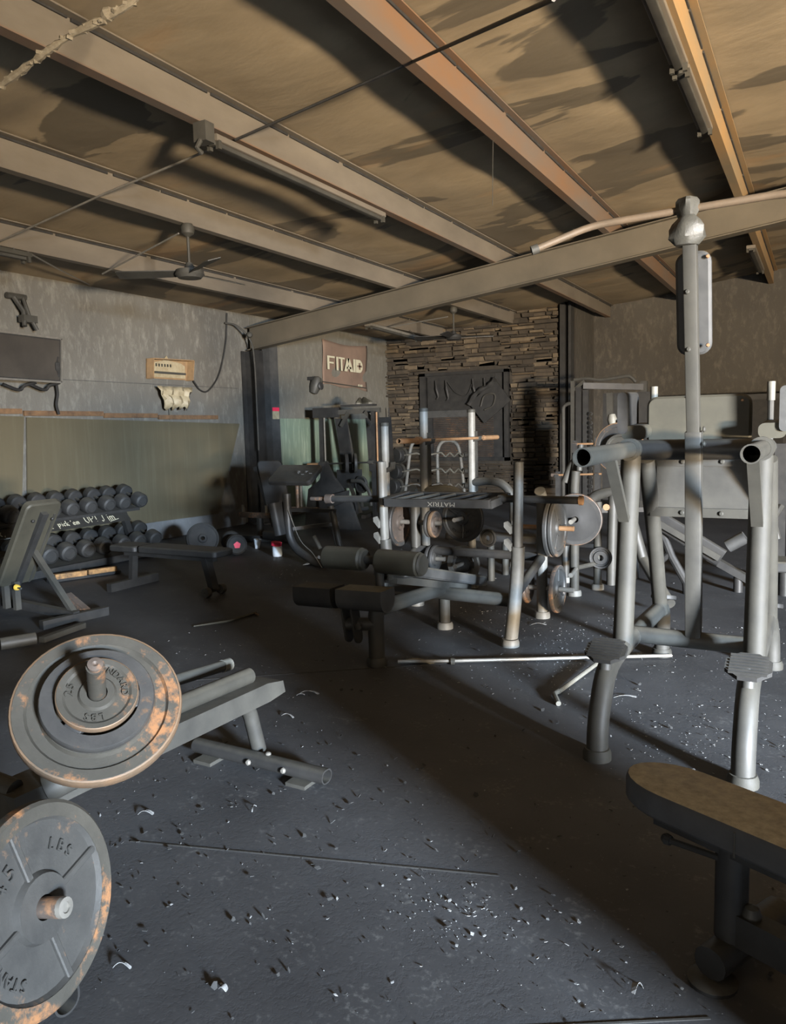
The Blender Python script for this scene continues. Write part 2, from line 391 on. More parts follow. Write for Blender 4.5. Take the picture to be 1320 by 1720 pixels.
struct(wf.build('wall_front', 'wall_brown', origin=(0, 0, 0), smooth=0), 'front wall behind the viewpoint with an opening added for fill light')
wright = MB()
wright.bx(XR, XR+.2, YF, DOOR_Y0, 0, zroof(XR)); wright.bx(XR, XR+.2, DOOR_Y1, YB, 0, zroof(XR)); wright.bx(XR, XR+.2, DOOR_Y0, DOOR_Y1, DOOR_Z, zroof(XR))
struct(wright.build('wall_right', 'wall_brown', origin=(0, 0, 0)), 'right wall with the open roll-up door')
struct(MB().bx(XR+.3, XR+14, -16, 12, -.14, -.02).build('ground', 'concrete', origin=(0, 0, 0)), 'concrete yard outside the door')

# stone cladding: courses of ledgestone, each piece its own block
WX0, WX1, WZ0, WZ1 = -7.42, -5.46, 0.80, 2.62
stones = []
rs = random.Random(3)
def lay(xa, xb, za, zb):
    zt = min(zb, zroof((xa+xb)/2)-.03)
    if zt-za < .012 or xb-xa < .05: return
    segs = [(xa, xb)]
    if zt > WZ0-.02 and za < WZ1+.02:
        segs = [(a, b) for a, b in ((xa, min(xb, WX0-.04)), (max(xa, WX1+.04), xb)) if b-a > .05]
    for a, b in segs: stones.append((a, b, za, zt))
# ledgestone panels: each panel broken into a few ragged courses of its own, so the joints never line up
x = XL+.01
while x < -4.46:
    pw = rs.uniform(.45, .8); xe = min(x+pw, -4.45); z = -rs.random()*.1
    while z < 3.86:
        h = rs.choice((.05, .065, .075, .085, .10)); xx = x-rs.random()*.12
        while xx < xe-.03:
            L = rs.uniform(.16, .50); e = xx+L
            if xe-e < .10: e = xe+rs.uniform(-.02, .06)
            lay(max(xx, XL+.01), min(e, -4.45), max(z, 0), z+h); xx = e
        z += h
    x = xe
def stone_mb(b, xa, xb, za, zb):
    g = .006; d = rs.choice((.012, .03, .05, .085, .11))*rs.uniform(.8, 1.2); j = lambda: rs.uniform(-.008, .008)
    tilt = rs.uniform(-.03, .03)
    pts = [(xa+g, YS, za+g), (xb-g, YS, za+g), (xb-g, YS, zb-g), (xa+g, YS, zb-g),
           (xa+g+.01+j(), YS-d-tilt+j(), za+g+.008), (xb-g-.01+j(), YS-d-tilt+j(), za+g+.008+j()*.5), (xb-g-.008+j(), YS-d+j(), zb-g-.006+j()*.5), (xa+g+.008+j(), YS-d+j(), zb-g-.006)]
    return b.add(pts, [(0, 3, 2, 1), (4, 5, 6, 7), (0, 1, 5, 4), (1, 2, 6, 5), (2, 3, 7, 6), (3, 0, 4, 7)])
# the pieces low down behind the racks are hidden in the photograph: they make up the joined remainder
stones.sort(key=lambda q: -((q[1]-q[0])*(q[3]-q[2]) + (10 if q[2] > .75 else 0)))
for q in stones[:300]:
    stone_mb(MB(), *q).build('stone', rs.choice(('stone_a', 'stone_a', 'stone_b', 'stone_c')), wb, smooth=0)
rest = MB()
for q in stones[300:]: stone_mb(rest, *q)
if rest.v: rest.build('stone_remainder', 'stone_c', wb, smooth=0, kind='stuff')

# shuttered window in the stone wall
w1 = bpy.data.objects.new('window_1', None); col.objects.link(w1); w1.location = ((WX0+WX1)/2, YS, WZ0); WLOC['window_1'] = V(w1.location)
struct(w1, 'shuttered window with charred blind in the stone wall')
fr = MB()
for xa, xb, za, zb in ((WX0, WX0+.13, WZ0, WZ1), (WX1-.09, WX1, WZ0, WZ1), (WX0, WX1, WZ1-.06, WZ1), (WX0, WX1, WZ0, WZ0+.07)):
    fr.bx(xa, xb, YS-.11, YS, za, zb)
fr.build('window_frame', 'frame_dark', w1)
MB().bx(WX0+.13, WX1-.09, YS-.03, YS, WZ0+.07, WZ1-.06).build('backing', 'black_soot', w1)
MB().bx(WX0+.16, WX1-.30, YS-.07, YS-.03, 1.80, WZ1-.08).build('blind_box', 'frame_dark', w1)
MB().bx(WX0+.05, WX1-.75, YS-.13, YS-.06, 1.70, 1.84).build('blind_rail', 'vinyl', w1)
MB().bx(WX0+.17, WX0+.27, YS-.09, YS-.03, .85, 1.72).build('mullion', 'vinyl_dark', w1)
for k in range(22):
    zz = .90+k*.038
    MB().box(((WX0+.28+WX1-.34)/2, YS-.045, zz), (WX1-.34-WX0-.28, .035, .006), Matrix.Rotation(math.radians(28), 3, 'X')).build('slat', 'iron_rusty', w1, smooth=0)
for x, l in ((-7.05, .32), (-6.82, .36), (-6.22, .30), (-5.97, .26)):
    MB().tube(bez([(x, YS-.10, 2.46), (x+.03, YS-.13, 2.30), (x+.06, YS-.11, 2.46-l), (x+.02, YS-.10, 2.4-l)], 5), [.018]*5+[.028]*5+[.02]*6, 8).build('burnt_strap', 'vinyl_dark', w1)
MB().tube(bez([(-6.8, YS-.10, 2.45), (-6.6, YS-.10, 2.20), (-6.35, YS-.10, 2.14), (-6.2, YS-.10, 2.45)], 6), .008, 6).build('cord', 'vinyl_dark', w1)
# scorched sign hanging cornerwise over the blind
sg = thing('hanging_sign', 'scorched square sign hanging cornerwise over the window blind', 'sign', (-5.75, YS-.16, 1.6))
c0 = V((-5.83, YS-.16, 1.98)); e1 = V((.64, 0, .50)).normalized(); e2 = V((-.5, 0, .64)).normalized()
sgp = MB().sweep(rrect(.72, .52, .03), c0-V((0, .0, 0)), c0+V((0, .03, 0)), e1, e2).build('sign_board', 'vinyl_dark', sg)
MB().tube(bez([c0+e1*-.2+e2*.05+V((0, -.02, 0)), c0+e2*.16+V((0, -.03, 0)), c0+e1*.18+e2*.04+V((0, -.03, 0)), c0+e1*.02+e2*-.1+V((0, -.02, 0)), c0+e1*-.18+e2*-.06+V((0, -.02, 0))], 5), .016, 6).build('emblem_outline', 'frame_grey', sg)
MB().tube(bez([c0+e1*-.38+e2*.25, c0+e1*-.1+e2*.32, c0+e1*.18+e2*.26, c0+e1*.37+e2*.28], 5), [.05, .04, .05, .06]*4, 7).build('burnt_cloth', 'vinyl_dark', sg)

# pilasters and pipes at the end of the stone wall
for x, w, mt in ((-4.36, .10, 'frame_dark'), (-4.22, .05, 'vinyl_dark')):
    struct(MB().bx(x-w/2, x+w/2, YS-.12, YS+.1, 0, zroof(x)-.02).build('trim_1' if w > .06 else 'trim_2', mt), 'dark vertical post beside the stone wall')

# ------------------------------------------------------------------ roof steel
near_names = ('purlin closest to the left wall, above the ceiling fan', 'purlin carrying the near ceiling fan', 'grey purlin with a strip light clipped under it', 'rust streaked purlin above the stone window', 'rightmost purlin, orange, with a strip light beside it')
pm = ['beam_grey', 'beam_grey', 'beam_grey', 'beam_rust', 'beam_rust_lit']
pur = []
for i, x in enumerate(PX):
    zt = zroof(x)-.005; y1 = YS if x < -4.4 else YB
    r = thing('roof_purlin', 'steel roof '+near_names[i], 'beam', (x, YF, zt-.235), 'roof purlins of the left slope'); pur.append(r)
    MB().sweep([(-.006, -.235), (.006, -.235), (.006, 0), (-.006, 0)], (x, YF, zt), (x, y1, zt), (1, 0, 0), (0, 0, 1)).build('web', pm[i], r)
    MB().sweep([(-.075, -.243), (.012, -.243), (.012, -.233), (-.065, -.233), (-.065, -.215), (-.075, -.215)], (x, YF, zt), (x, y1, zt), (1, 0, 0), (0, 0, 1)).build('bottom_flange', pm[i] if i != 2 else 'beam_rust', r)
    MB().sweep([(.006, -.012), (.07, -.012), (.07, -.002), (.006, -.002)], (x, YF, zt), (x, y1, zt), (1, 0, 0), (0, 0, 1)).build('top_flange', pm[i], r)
    rr = random.Random(i); te = MB(); y = 2.0
    while y < y1-.4:
        L = rr.uniform(.3, 1.3); te.beam((x+.013, y, zt-.018), (x+.013, min(y+L, y1), zt-.018+rr.uniform(-.004, .004)), .012, rr.uniform(.018, .03)); y += L+rr.uniform(.02, .08)
    te.build('torn_blanket_edge', 'black_soot', r)
# three purlins on the right slope keep the ceiling whole from other viewpoints
for i, x in enumerate((2.07, 3.57, 5.07)):
    r = thing('roof_purlin', 'steel roof purlin number %s past the ridge on the right slope' % ('one', 'two', 'three')[i], 'beam', (x, YF, zroof(x)-.24), 'roof purlins of the right slope')
    MB().sweep([(-.006, -.235), (.006, -.235), (.006, -.005), (-.006, -.005)], (x, YF, zroof(x)), (x, YB, zroof(x)), (1, 0, 0), (0, 0, 1)).build('web', 'beam_grey', r)
    MB().sweep([(-.075, -.243), (.012, -.243), (.012, -.233), (-.075, -.233)], (x, YF, zroof(x)), (x, YB, zroof(x)), (1, 0, 0), (0, 0, 1)).build('bottom_flange', 'beam_grey', r)

RY = 10.05
ra = thing('main_rafter', 'deep grey steel rafter spanning the room under the purlins', 'beam', (-8.1, RY, 2.8))
def raft(x): return zroof(x)-.248
for nm, t0, t1, hw in (('web', -.35, -.012, .006), ('top_flange', -.012, 0, .085), ('bottom_flange', -.365, -.35, .085)):
    b = MB()
    for xa, xb in ((-8.12, RIDGE), (RIDGE, XR-.1)):
        za, zb = raft(xa), raft(xb)
        b.add([(xa, RY-hw, za+t0), (xb, RY-hw, zb+t0), (xb, RY+hw, zb+t0), (xa, RY+hw, za+t0), (xa, RY-hw, za+t1), (xb, RY-hw, zb+t1), (xb, RY+hw, zb+t1), (xa, RY+hw, za+t1)],
              [(3, 2, 1, 0), (4, 5, 6, 7), (0, 1, 5, 4), (1, 2, 6, 5), (2, 3, 7, 6), (3, 0, 4, 7)])
    b.build(nm, 'rafter_paint', ra)
cl = thing('steel_column', 'dark steel column standing at the left wall under the rafter', 'column', (-8.1, RY, 0))
zc = raft(-8.1)-.365
MB().bx(-8.24, -7.96, RY-.012, RY+.012, 0, zc-.005).build('web', 'frame_dark', cl)
MB().bx(-7.97, -7.95, RY-.10, RY+.10, 0, zc-.005).build('inner_flange', 'frame_dark', cl)
MB().bx(-8.245, -8.225, RY-.10, RY+.10, 0, zc-.005).build('outer_flange', 'frame_dark', cl)
MB().bx(-8.05, -7.90, RY+.2, RY+.42, 0, zc+.15).build('boxed_leg', 'vinyl', cl)
MB().box((-8.03, RY, .01), (.46, .34, .02)).build('base_plate', 'black_soot', cl)
cn = tag(MB().tube(bez([(-8.20, 9.55, 3.2), (-8.10, 9.72, 3.16), (-7.98, 9.88, 2.95), (-7.93, 9.90, 2.6), (-7.92, 9.90, 1.8), (-7.92, 9.9, 1.2)], 6), .014, 8).build('conduit', 'frame_grey'), 'thin grey conduit bending down the steel column', 'conduit')
tag(MB().lathe([(0, 0), (.035, 0), (.05, .03), (.04, .07), (.02, .08), (0, .08)], (-7.98, 9.86, 3.02), (.7, -.7, .1), 12).build('beam_clamp', 'frame_pale'), 'burnt metal clamp where the rafter meets the column', 'clamp')
stk = thing('column_sticker', 'small red and white sticker on the boxed column leg', 'sticker', (-7.895, RY+.3, 1.75))
MB().bx(-7.899, -7.896, RY+.22, RY+.40, 1.70, 1.83).build('paper', 'cream_plastic', stk); MB().bx(-7.896, -7.894, RY+.22, RY+.40, 1.83, 1.89).build('red_band', 'red_plastic', stk)

# ------------------------------------------------------------------ strip lights, rods, fans, hanging line
def strip_light(a, b, label, w=.11, mat='beam_grey', hang=None):
    a, b = V(a), V(b); d = (b-a).normalized(); r = thing('strip_light', label, 'light', a, 'burnt out strip lights')
    MB().beam(a, b, w, .045, rnd=.008).build('housing', mat, r)
    MB().beam(a+V((0, 0, -.035)), b+V((0, 0, -.035)), w*.5, .03, rnd=.006).build('ballast_cover', 'frame_grey', r)
    for p, s in ((a, 1), (b, -1)):
        tp_ = p+d*s*.15; MB().tube([tp_+V((0, 0, .02)), V((tp_.x+(hang[0] if hang else 0), tp_.y, tp_.z+(hang[1] if hang else .05)))], .006, 6).build('hanger', 'frame_grey', r)
        for k in (-1, 1):
            MB().box(p+d*s*.03+V((k*w*.36, 0, -.045)), (.03, .03, .06)).build('lamp_socket', 'frame_pale', r)
    return r
r = strip_light((-3.79, 4.36, 3.545), (-3.79, 6.75, 3.545), 'burnt strip light clipped along the grey purlin')
MB().box((-3.80, 4.30, 3.56), (.11, .09, .13)).build('mounting_bracket', 'frame_grey', r); MB().tube([(-3.80, 4.26, 3.50), (-3.80, 4.22, 3.44), (-3.80, 4.27, 3.42)], .018, 8).build('hook', 'frame_grey', r)
strip_light((-.955, 3.6, 4.01), (-.955, 6.05, 4.01), 'strip light on the orange purlin, nearer length', .12)
strip_light((-.955, 6.10, 4.01), (-.955, 7.45, 4.01), 'strip light on the orange purlin, farther length ending mid roof', .12)
strip_light((-6.75, 3.6, 3.24), (-6.75, 5.06, 3.24), 'pale strip light at the left edge of the roof', .12, 'frame_pale')
strip_light((-6.70, 11.4, 3.24), (-6.70, 13.3, 3.18), 'pale strip light hanging beyond the rafter near the banner', .14, 'bare_steel', (-.12, .14))
strip_light((-.97, 12.6, 3.98), (-.97, 14.6, 3.98), 'strip light beyond the rafter at the right', .12)
def rod(pts, label, r=.009, mat='bare_steel'):
    tag(MB().tube(pts, r, 6).build('tie_rod', mat), label, 'rod', 'thin tie rods crossing the roof')
rod([at(395, 235, X=-3.84), at(690, 105, X=-2.40), at(930, -2, X=-.90)], 'long dark tie rod crossing from the grey purlin to the orange purlin', .010, 'frame_dark')
rod([at(362, 247, X=-3.95), at(165, 330, X=-5.30), at(-6, 408, X=-6.86)], 'pale tie rod running left from the strip light across two purlins')
rod([at(300, 392, X=-5.42), at(172, 460, X=-6.84)], 'short tie rod behind the near ceiling fan')
rod([at(47, 424, X=-6.74), at(98, 452, X=-7.4), at(150, 478, X=-8.15)], 'tie rod slanting from the left strip light to the wall top')
rod([at(657, 549, X=-6.60), at(752, 532, X=-5.42)], 'far tie rod above the pale strip light by the banner')
tag(MB().tube([at(828, 236, X=-2.40), at(827, 345, X=-2.40)], .003, 5).build('hanging_wire', 'frame_pale'), 'single fine wire hanging from the rust streaked purlin', 'wire')
pth = bez([(-2.37, 2.70, zroof(-2.37)-.27), (-2.45, 2.62, 3.55), at(225, 0, Y=2.55), at(110, 65, Y=2.48), at(0, 145, Y=2.46), (-4.6, 2.45, 2.86), (-6.2, 2.6, 2.98), (-6.87, 2.8, 3.28)], 14)
rr = random.Random(11)
ln = thing('burnt_cable', 'ash crusted cable hanging across the upper left corner', 'cable', pth[0])
MB().tube(pth, [rr.uniform(.010, .019) for _ in pth], 8).build('cable_core', 'rope_ash', ln)
cr = MB()
for i in range(16, 75):
    for _ in range(2):
        if rr.random() < .75:
            p = pth[i]+V((rr.uniform(-.012, .012), rr.uniform(-.012, .012), rr.uniform(-.014, .012))); q = rr.uniform(.006, .017)
            cr.box(p, (q*2.2, q, q), Matrix.Rotation(rr.random()*3, 3, V((rr.random(), rr.random(), 1)).normalized()))
cr.lathe([(0, -.03), (.025, -.015), (.03, .005), (.018, .03), (0, .035)], at(180, 25, Y=2.52), (1, 0, .3), 9)
cr.build('ash_crust', 'rope_ash', ln, kind='stuff')

def ceiling_fan(x, y, ztop, drop, angs, label, mat='frame_grey', R=.62):
    r = thing('ceiling_fan', label, 'fan', (x, y, ztop-drop-.1), 'ceiling fans')
    MB().lathe([(0, 0), (.05, 0), (.068, -.04), (.060, -.09), (.02, -.12), (0, -.12)], (x, y, ztop), (0, 0, 1), 20).build('canopy', 'frame_pale', r)
    MB().tube([(x, y, ztop-.1), (x, y, ztop-drop+.04)], .014, 10).build('downrod', 'frame_pale', r)
    hz = ztop-drop
    MB().lathe([(0, .10), (.03, .10), (.05, .05), (.13, .03), (.14, -.01), (.11, -.045), (.05, -.055), (0, -.055)], (x, y, hz), (0, 0, 1), 24).build('motor', mat, r)
    for a in angs:
        d = V((math.cos(a), math.sin(a), 0)); n = V((-d.y, d.x, 0)); tl = V((0, 0, .02))
        b = MB(); o = V((x, y, hz+.005))
        ps = [(.10, .045), (.24, .055), (R-.05, .075), (R, .06)]
        top = [o+d*q+n*w+tl for q, w in ps]+[o+d*q-n*w-tl for q, w in reversed(ps)]
        k = len(top); b.add(top+[p+V((0, 0, -.008)) for p in top], [tuple(range(k)), tuple(range(2*k-1, k-1, -1))]+[(i, k+i, k+(i+1) % k, (i+1) % k) for i in range(k)])
        b.build('blade', mat, r)
    return r
ceiling_fan(-5.37, 5.78, 3.49, .46, (math.radians(86), math.radians(208), math.radians(-29)), 'near grey ceiling fan with drooping blades under the purlin', 'frame_grey', .70)
ceiling_fan(-5.45, 12.1, 3.50, .50, (math.radians(22), math.radians(203), math.radians(-80)), 'far ceiling fan in front of the stone wall', 'frame_dark', .66)

# ------------------------------------------------------------------ things on the left wall
def wall_panel(name, pts, mat, label, cat, t=.018, x=XL+.013, grp=None):
    b = MB().sweep(pts, (x, 0, 0), (x+t, 0, 0), (0, 1, 0), (0, 0, 1))
    return tag(b.build(name, mat, smooth=0), label, cat, grp)
wall_panel('wall_mirror', [(3.2, .62), (5.82, .58), (5.95, 1.745), (3.2, 1.80)], 'sooty_mirror', 'soot coated wall mirror at the left edge behind the incline bench', 'mirror', grp='soot coated wall mirrors')
wall_panel('wall_mirror', [(5.88, .30), (9.22, .24), (9.82, 1.635), (5.985, 1.735)], 'sooty_mirror', 'wide soot coated wall mirror above the dumbbell rack, slanted right edge', 'mirror', grp='soot coated wall mirrors')
tb = thing('wall_batten', 'scorched wooden batten along the top of the mirrors', 'batten', (XL, 6, 1.75))
for k, (ya, yb) in enumerate(((5.3, 5.92), (5.95, 7.1), (7.12, 8.05), (8.07, 9.3))):
    MB().bx(XL+.012, XL+.045, ya, yb, 1.775-.022*k, 1.835-.022*k).build('board', 'trim_wood', tb)
gm = wall_panel('wall_mirror', [(10.58, .10), (14.0, .10), (14.0, 1.70), (10.58, 1.72)], 'green_mirror', 'greenish soot streaked mirror beside the steel column', 'mirror')
# television
TX = -7.98
p0, p1, p2, p3 = at(-60, 548, X=TX), at(104, 568, X=TX), at(99, 640, X=TX), at(-60, 638, X=TX)
tv = thing('television', 'burnt flat television on a wall bracket, screen blackened', 'television', (TX, p1.y-.5, p2.z))
uy, uz = (p1-p0).normalized(), (p0-p3).normalized(); cc = (p0+p1+p2+p3)/4; w_, h_ = (p1-p0).length, (p1-p2).length
MB().sweep(rrect(w_, h_, .02), cc+V((-.05, 0, 0)), cc, uy, uz).build('body', 'black_soot', tv)
MB().sweep(rrect(w_-.05, h_-.05, .005), cc, cc+V((.004, 0, 0)), uy, uz).build('screen', 'screen_black', tv)
bz = MB()
for a, b in (((-.5, .5), (.5, .5)), ((.5, .5), (.5, -.5)), ((.5, -.5), (-.5, -.5))):
    bz.beam(cc+uy*w_*a[0]+uz*h_*a[1]+V((.006, 0, 0)), cc+uy*w_*b[0]+uz*h_*b[1]+V((.006, 0, 0)), .022, .022)
bz.build('bezel', 'bare_steel', tv)
q = cc+uy*w_*.5-uz*h_*.5
MB().tube(bez([q+V((0, -.02, .3)), q+V((.02, -.05, .2)), q+V((.01, -.03, .06))], 5), [.012]*4+[.03]*4+[.012]*3, 7).build('melted_plastic', 'black_soot', tv)
br = MB()
mk = at(22, 500, X=XL+.08)
br.tube([mk+V((0, -.08, .02)), mk+V((0, .16, .02))], .035, 8); br.tube([mk+V((.04, -.02, 0)), mk+V((.1, .05, -.16)), mk+V((.14, .02, -.33))], .028, 8); br.tube([mk+V((.04, .1, 0)), mk+V((.12, .1, -.2)), mk+V((.14, .18, -.36))], .022, 8)
br.box(mk+V((.1, .1, -.24)), (.1, .18, .08)); br.build('bracket_arm', 'frame_grey', tv)
hg = MB()
for px0, px1 in ((5, 60), (50, 100)):
    hg.tube(bez([at(px0, 645, X=-8.05), at((px0+px1)/2, 655, X=-8.05), at((px0+px1)/2+8, 648, X=-8.05), at(px1, 643, X=-8.05)], 5), .018, 7)
hg.tube(bez([at(95, 645, X=-8.1), at(97, 662, X=-8.12), at(95, 680, X=-8.12), at(99, 696, X=-8.12)], 5), .016, 7)
hg.build('melted_cables', 'frame_dark', tv)
# broken exit / electrical box with melted cover
BX = -8.10
eb = thing('electrical_box', 'burnt open electrical box with peeling tan and cream lining', 'box', at(290, 636, X=XL+.02))
a0, a1, a2, a3 = at(258, 601, X=BX), at(326, 605, X=BX), at(324, 638, X=BX), at(258, 634, X=BX)
MB().sweep([(a0.y, a0.z), (a3.y, a3.z), (a2.y, a2.z), (a1.y, a1.z)][::-1], (XL, 0, 0), (XL+.02, 0, 0), (0, 1, 0), (0, 0, 1)).build('back_plate', 'tan_paint', eb)
sd = MB()
for p, q in ((a0, a1), (a1, a2), (a3, a0)):
    sd.add([(XL, p.y, p.z), (BX, p.y, p.z), (BX, q.y, q.z), (XL, q.y, q.z), (XL, p.y+.012, p.z-.012), (BX, p.y+.012, p.z-.012), (BX, q.y+.012, q.z-.012), (XL, q.y+.012, q.z-.012)],
           [(0, 1, 2, 3), (7, 6, 5, 4), (0, 4, 5, 1), (1, 5, 6, 2), (2, 6, 7, 3), (3, 7, 4, 0)])
sd.build('box_side', 'tan_paint', eb)
MB().sweep([(a3.y+.01, a3.z+.02), (a2.y-.03, a2.z+.02), (a2.y-.03, a2.z+.20), (a2.y-.12, a2.z+.24), ((a2.y+a3.y)/2+.05, a2.z+.26), ((a2.y+a3.y)/2, a2.z+.33), ((a2.y+a3.y)/2-.07, a2.z+.26), (a3.y+.02, a3.z+.20)], (XL+.021, 0, 0), (XL+.032, 0, 0), (0, 1, 0), (0, 0, 1)).build('peeled_lining', 'cream_plastic', eb)
for k in range(8):
    MB().box((XL+.04, a3.y+.06+k*.055, a3.z+.19), (.012, .018, .04)).build('terminal', 'frame_pale', eb)
MB().bx(XL+.03, XL+.06, a3.y+.03, a2.y-.04, a3.z+.07, a3.z+.10).build('terminal_rail', 'frame_grey', eb)
b0, b1 = at(262, 652, X=BX), at(320, 690, X=BX); fl_ = MB(); n = 13; g = []
for i in range(n):
    for j in range(6):
        t, s_ = i/(n-1), j/5
        y = b0.y+(b1.y-b0.y)*t+(s_*.16*(1-t)-s_*.02*t); zz = b0.z+.03-(b0.z-b1.z)*s_*(1.0+.10*math.sin(i*1.9))
        fl_.v.append(V((BX+.02+.035*math.sin(i*1.7+j*.8)+.02*math.sin(j*2.3), y, zz)))
for i in range(n-1):
    for j in range(5):
        a = i*6+j; fl_.f.append((a, a+1, a+7, a+6))
fo = fl_.build('melted_cover', 'cream_plastic', eb)
so = fo.modifiers.new('thickness', 'SOLIDIFY'); so.thickness = .008
MB().beam(at(285, 672, X=XL+.03), at(287, 705, X=XL+.03), .05, .015, up=(1, 0, 0)).build('melted_drip', 'grip_white', eb)
tag(MB().tube(bez([at(381, 526, X=XL+.03), at(379, 575, X=XL+.03), at(368, 628, X=XL+.03), at(350, 656, X=XL+.03), at(336, 655, X=XL+.03), at(325, 640, X=XL+.06)], 7), .012, 7).build('loose_cable', 'frame_dark'), 'loose dark cable drooping from the wall top to the electrical box', 'cable')
# banner
bn = thing('wall_banner', 'brown scorched cloth banner reading FITAID pinned to the wall', 'banner', at(578, 650, X=XL+.03))
c00, c10, c11, c01 = at(541, 569, X=XL+.03), at(616, 581, X=XL+.03), at(617, 656, X=XL+.03), at(542, 645, X=XL+.03)
bb = MB(); nu, nv = 18, 14
for i in range(nu+1):
    for j in range(nv+1):
        s_, t = i/nu, j/nv; p = (c00*(1-s_)+c10*s_)*(1-t)+(c01*(1-s_)+c11*s_)*t
        p += V((.012*math.sin(s_*9+t*3)+.01*math.sin(t*7), 0, -.05*math.sin(PI*s_)*(1-t)+.02*math.sin(s_*11)*t)); bb.v.append(p)
for i in range(nu):
    for j in range(nv):
        a = i*(nv+1)+j; bb.f.append((a, a+1, a+nv+2, a+nv+1))
o = bb.build('cloth', 'banner_cloth', bn); so = o.modifiers.new('thickness', 'SOLIDIFY'); so.thickness = .006
# FITAID: thin FIT, bold AID, the bowl of the D holding a cross
BXX = XL+.075
o0 = at(550, 620, X=BXX); o1 = at(609, 627, X=BXX); ud = (o1-o0).normalized(); vd = V((0, 0, 1)); nd = V((1, 0, 0)); hh = (o1-o0).length/2.62; hv = at(550, 597, X=BXX).z-o0.z
def glyph(polys, mat='lettering_white', lift=0.0, name='letter'):
    g_ = MB()
    for pl in polys: g_.sweep([(x*hh, y*hv) for x, y in pl], o0+nd*lift, o0+nd*(lift+.006), ud, vd)
    return g_.build(name, mat, bn, smooth=0)
def rc(x0, y0, x1, y1): return [(x0, y0), (x1, y0), (x1, y1), (x0, y1)]
glyph([rc(0, 0, .13, 1), rc(.13, .87, .52, 1), rc(.13, .45, .44, .57)])
glyph([rc(.64, 0, .76, 1)])
glyph([rc(.95, 0, 1.07, .88), rc(.80, .88, 1.24, 1)])
glyph([[(1.20, 0), (1.42, 0), (1.60, 1), (1.42, 1)], [(1.88, 0), (1.66, 0), (1.44, 1), (1.62, 1)], rc(1.38, .2, 1.72, .36)])
glyph([rc(1.90, 0, 2.06, 1)])
glyph([[(2.10, 0), (2.36, 0)]+[(2.36+.26*math.sin(a*PI/10), .5-.5*math.cos(a*PI/10)) for a in range(1, 10)]+[(2.36, 1), (2.10, 1)]])
glyph([rc(2.30, .24, 2.42, .76), rc(2.18, .43, 2.54, .57)], 'banner_cloth', .007, 'cross')
text_mesh('small_print', 'FITAID', .06, 'lettering_white', at(605, 648, X=XL+.06), ud, vd, bn, .002)
for ha, hb in (((542, 641), (616, 652)),):
    MB().beam(at(*ha, X=XL+.05), at(*hb, X=XL+.05), .006, .02).build('hem', 'frame_pale', bn)
# glove-like speaker on the wall
gl = thing('wall_speaker', 'small burnt speaker bracketed to the wall left of the banner', 'speaker', at(530, 660, X=XL+.1))
gp = at(530, 647, X=XL+.12)
MB().lathe([(0, -.16), (.07, -.15), (.10, -.05), (.105, .06), (.07, .15), (0, .17)], gp, (.25, .2, 1), 14).build('body', 'frame_grey', gl)
MB().lathe([(0, 0), (.06, 0), (.075, .03), (.05, .05), (0, .05)], gp+V((.09, .0, -.02)), (1, -.1, .1), 14).build('cone', 'vinyl_dark', gl)
MB().box(gp+V((-.06, -.08, .12)), (.12, .06, .06)).build('bracket', 'frame_dark', gl)

# ================================================================== EQUIPMENT
def tp(name, pts, r, mat, parent, seg=12, fil=0.0):
    return MB().tube(fillet(pts, fil) if fil else pts, r, seg).build(name, mat, parent)
def open_tube(name, a, b, r, mat, parent, wall=.006, seg=20):
    a, b = V(a), V(b); L = (b-a).length
    return MB().lathe([(r, 0), (r, L), (r-wall, L), (r-wall, .01), (0, .01)], a, b-a, seg).build(name, mat, parent)
def foot_cup(parent, p, r, mat='frame_bright', h=.05):
    return MB().lathe([(0, 0), (r*1.15, 0), (r*1.15, h*.6), (r, h), (0, h)], p, (0, 0, 1), 16).build('foot_cap', mat, parent)
def pad(name, a, b, w, t, mat, parent, up=(0, 0, 1), rnd=.03, n=4):
    return MB().beam(a, b, w, t, up=up, rnd=min(rnd, t*.45), n=n).build(name, mat, parent)
def slab(name, c, u, v, w, h, t, rnd, mat, parent):
    """board of rounded-rectangle outline, w along u, h along v, thickness t, softened edge"""
    u, v = V(u).normalized(), V(v).normalized(); n = u.cross(v).normalized(); b = MB()
    rings = []
    for ins, z in ((.012, -t/2), (0, -t/2+.012), (0, t/2-.012), (.012, t/2)):
        pl = rrect(w-2*ins, h-2*ins, max(rnd-ins, .004), 5); rings.append([V(c)+u*x+v*y+n*z for x, y in pl])
    k = len(rings[0]); verts = [p for r in rings for p in r]; faces = [tuple(range(k-1, -1, -1)), tuple(3*k+i for i in range(k))]
    for r in range(3):
        for i in range(k): faces.append((r*k+i, r*k+(i+1) % k, (r+1)*k+(i+1) % k, (r+1)*k+i))
    return b.add(verts, faces).build(name, mat, parent)
def bolt(parent, p, axis, r=.012, mat='frame_pale', h=.012):
    return MB().lathe([(r, 0), (r, h*.6), (r*.6, h), (0, h)], p, axis, 8).build('bolt', mat, parent)
def frame_of(axis):
    ax = V(axis).normalized(); u = (V((0, 0, 1))-ax*ax.z).normalized() if abs(ax.z) < .9 else ax.orthogonal().normalized()
    return ax, u, ax.cross(u)
def arc_text(body, c, axis, R, size, mat, parent, start=0.0, lift=.003, sweep=None, depth=.003):
    ax, u, w = frame_of(axis); n = len(body); sweep = sweep or n*size*.78/R
    for i, ch in enumerate(body):
        if ch == ' ': continue
        a = start-sweep/2+sweep*(i+.5)/n          # clockwise as seen from the front
        rad = u*math.cos(a)-w*math.sin(a); tan = -(u*math.sin(a)+w*math.cos(a))
        text_mesh('raised_letter', ch, size, mat, V(c)+rad*R+ax*lift, tan, rad, parent, depth)
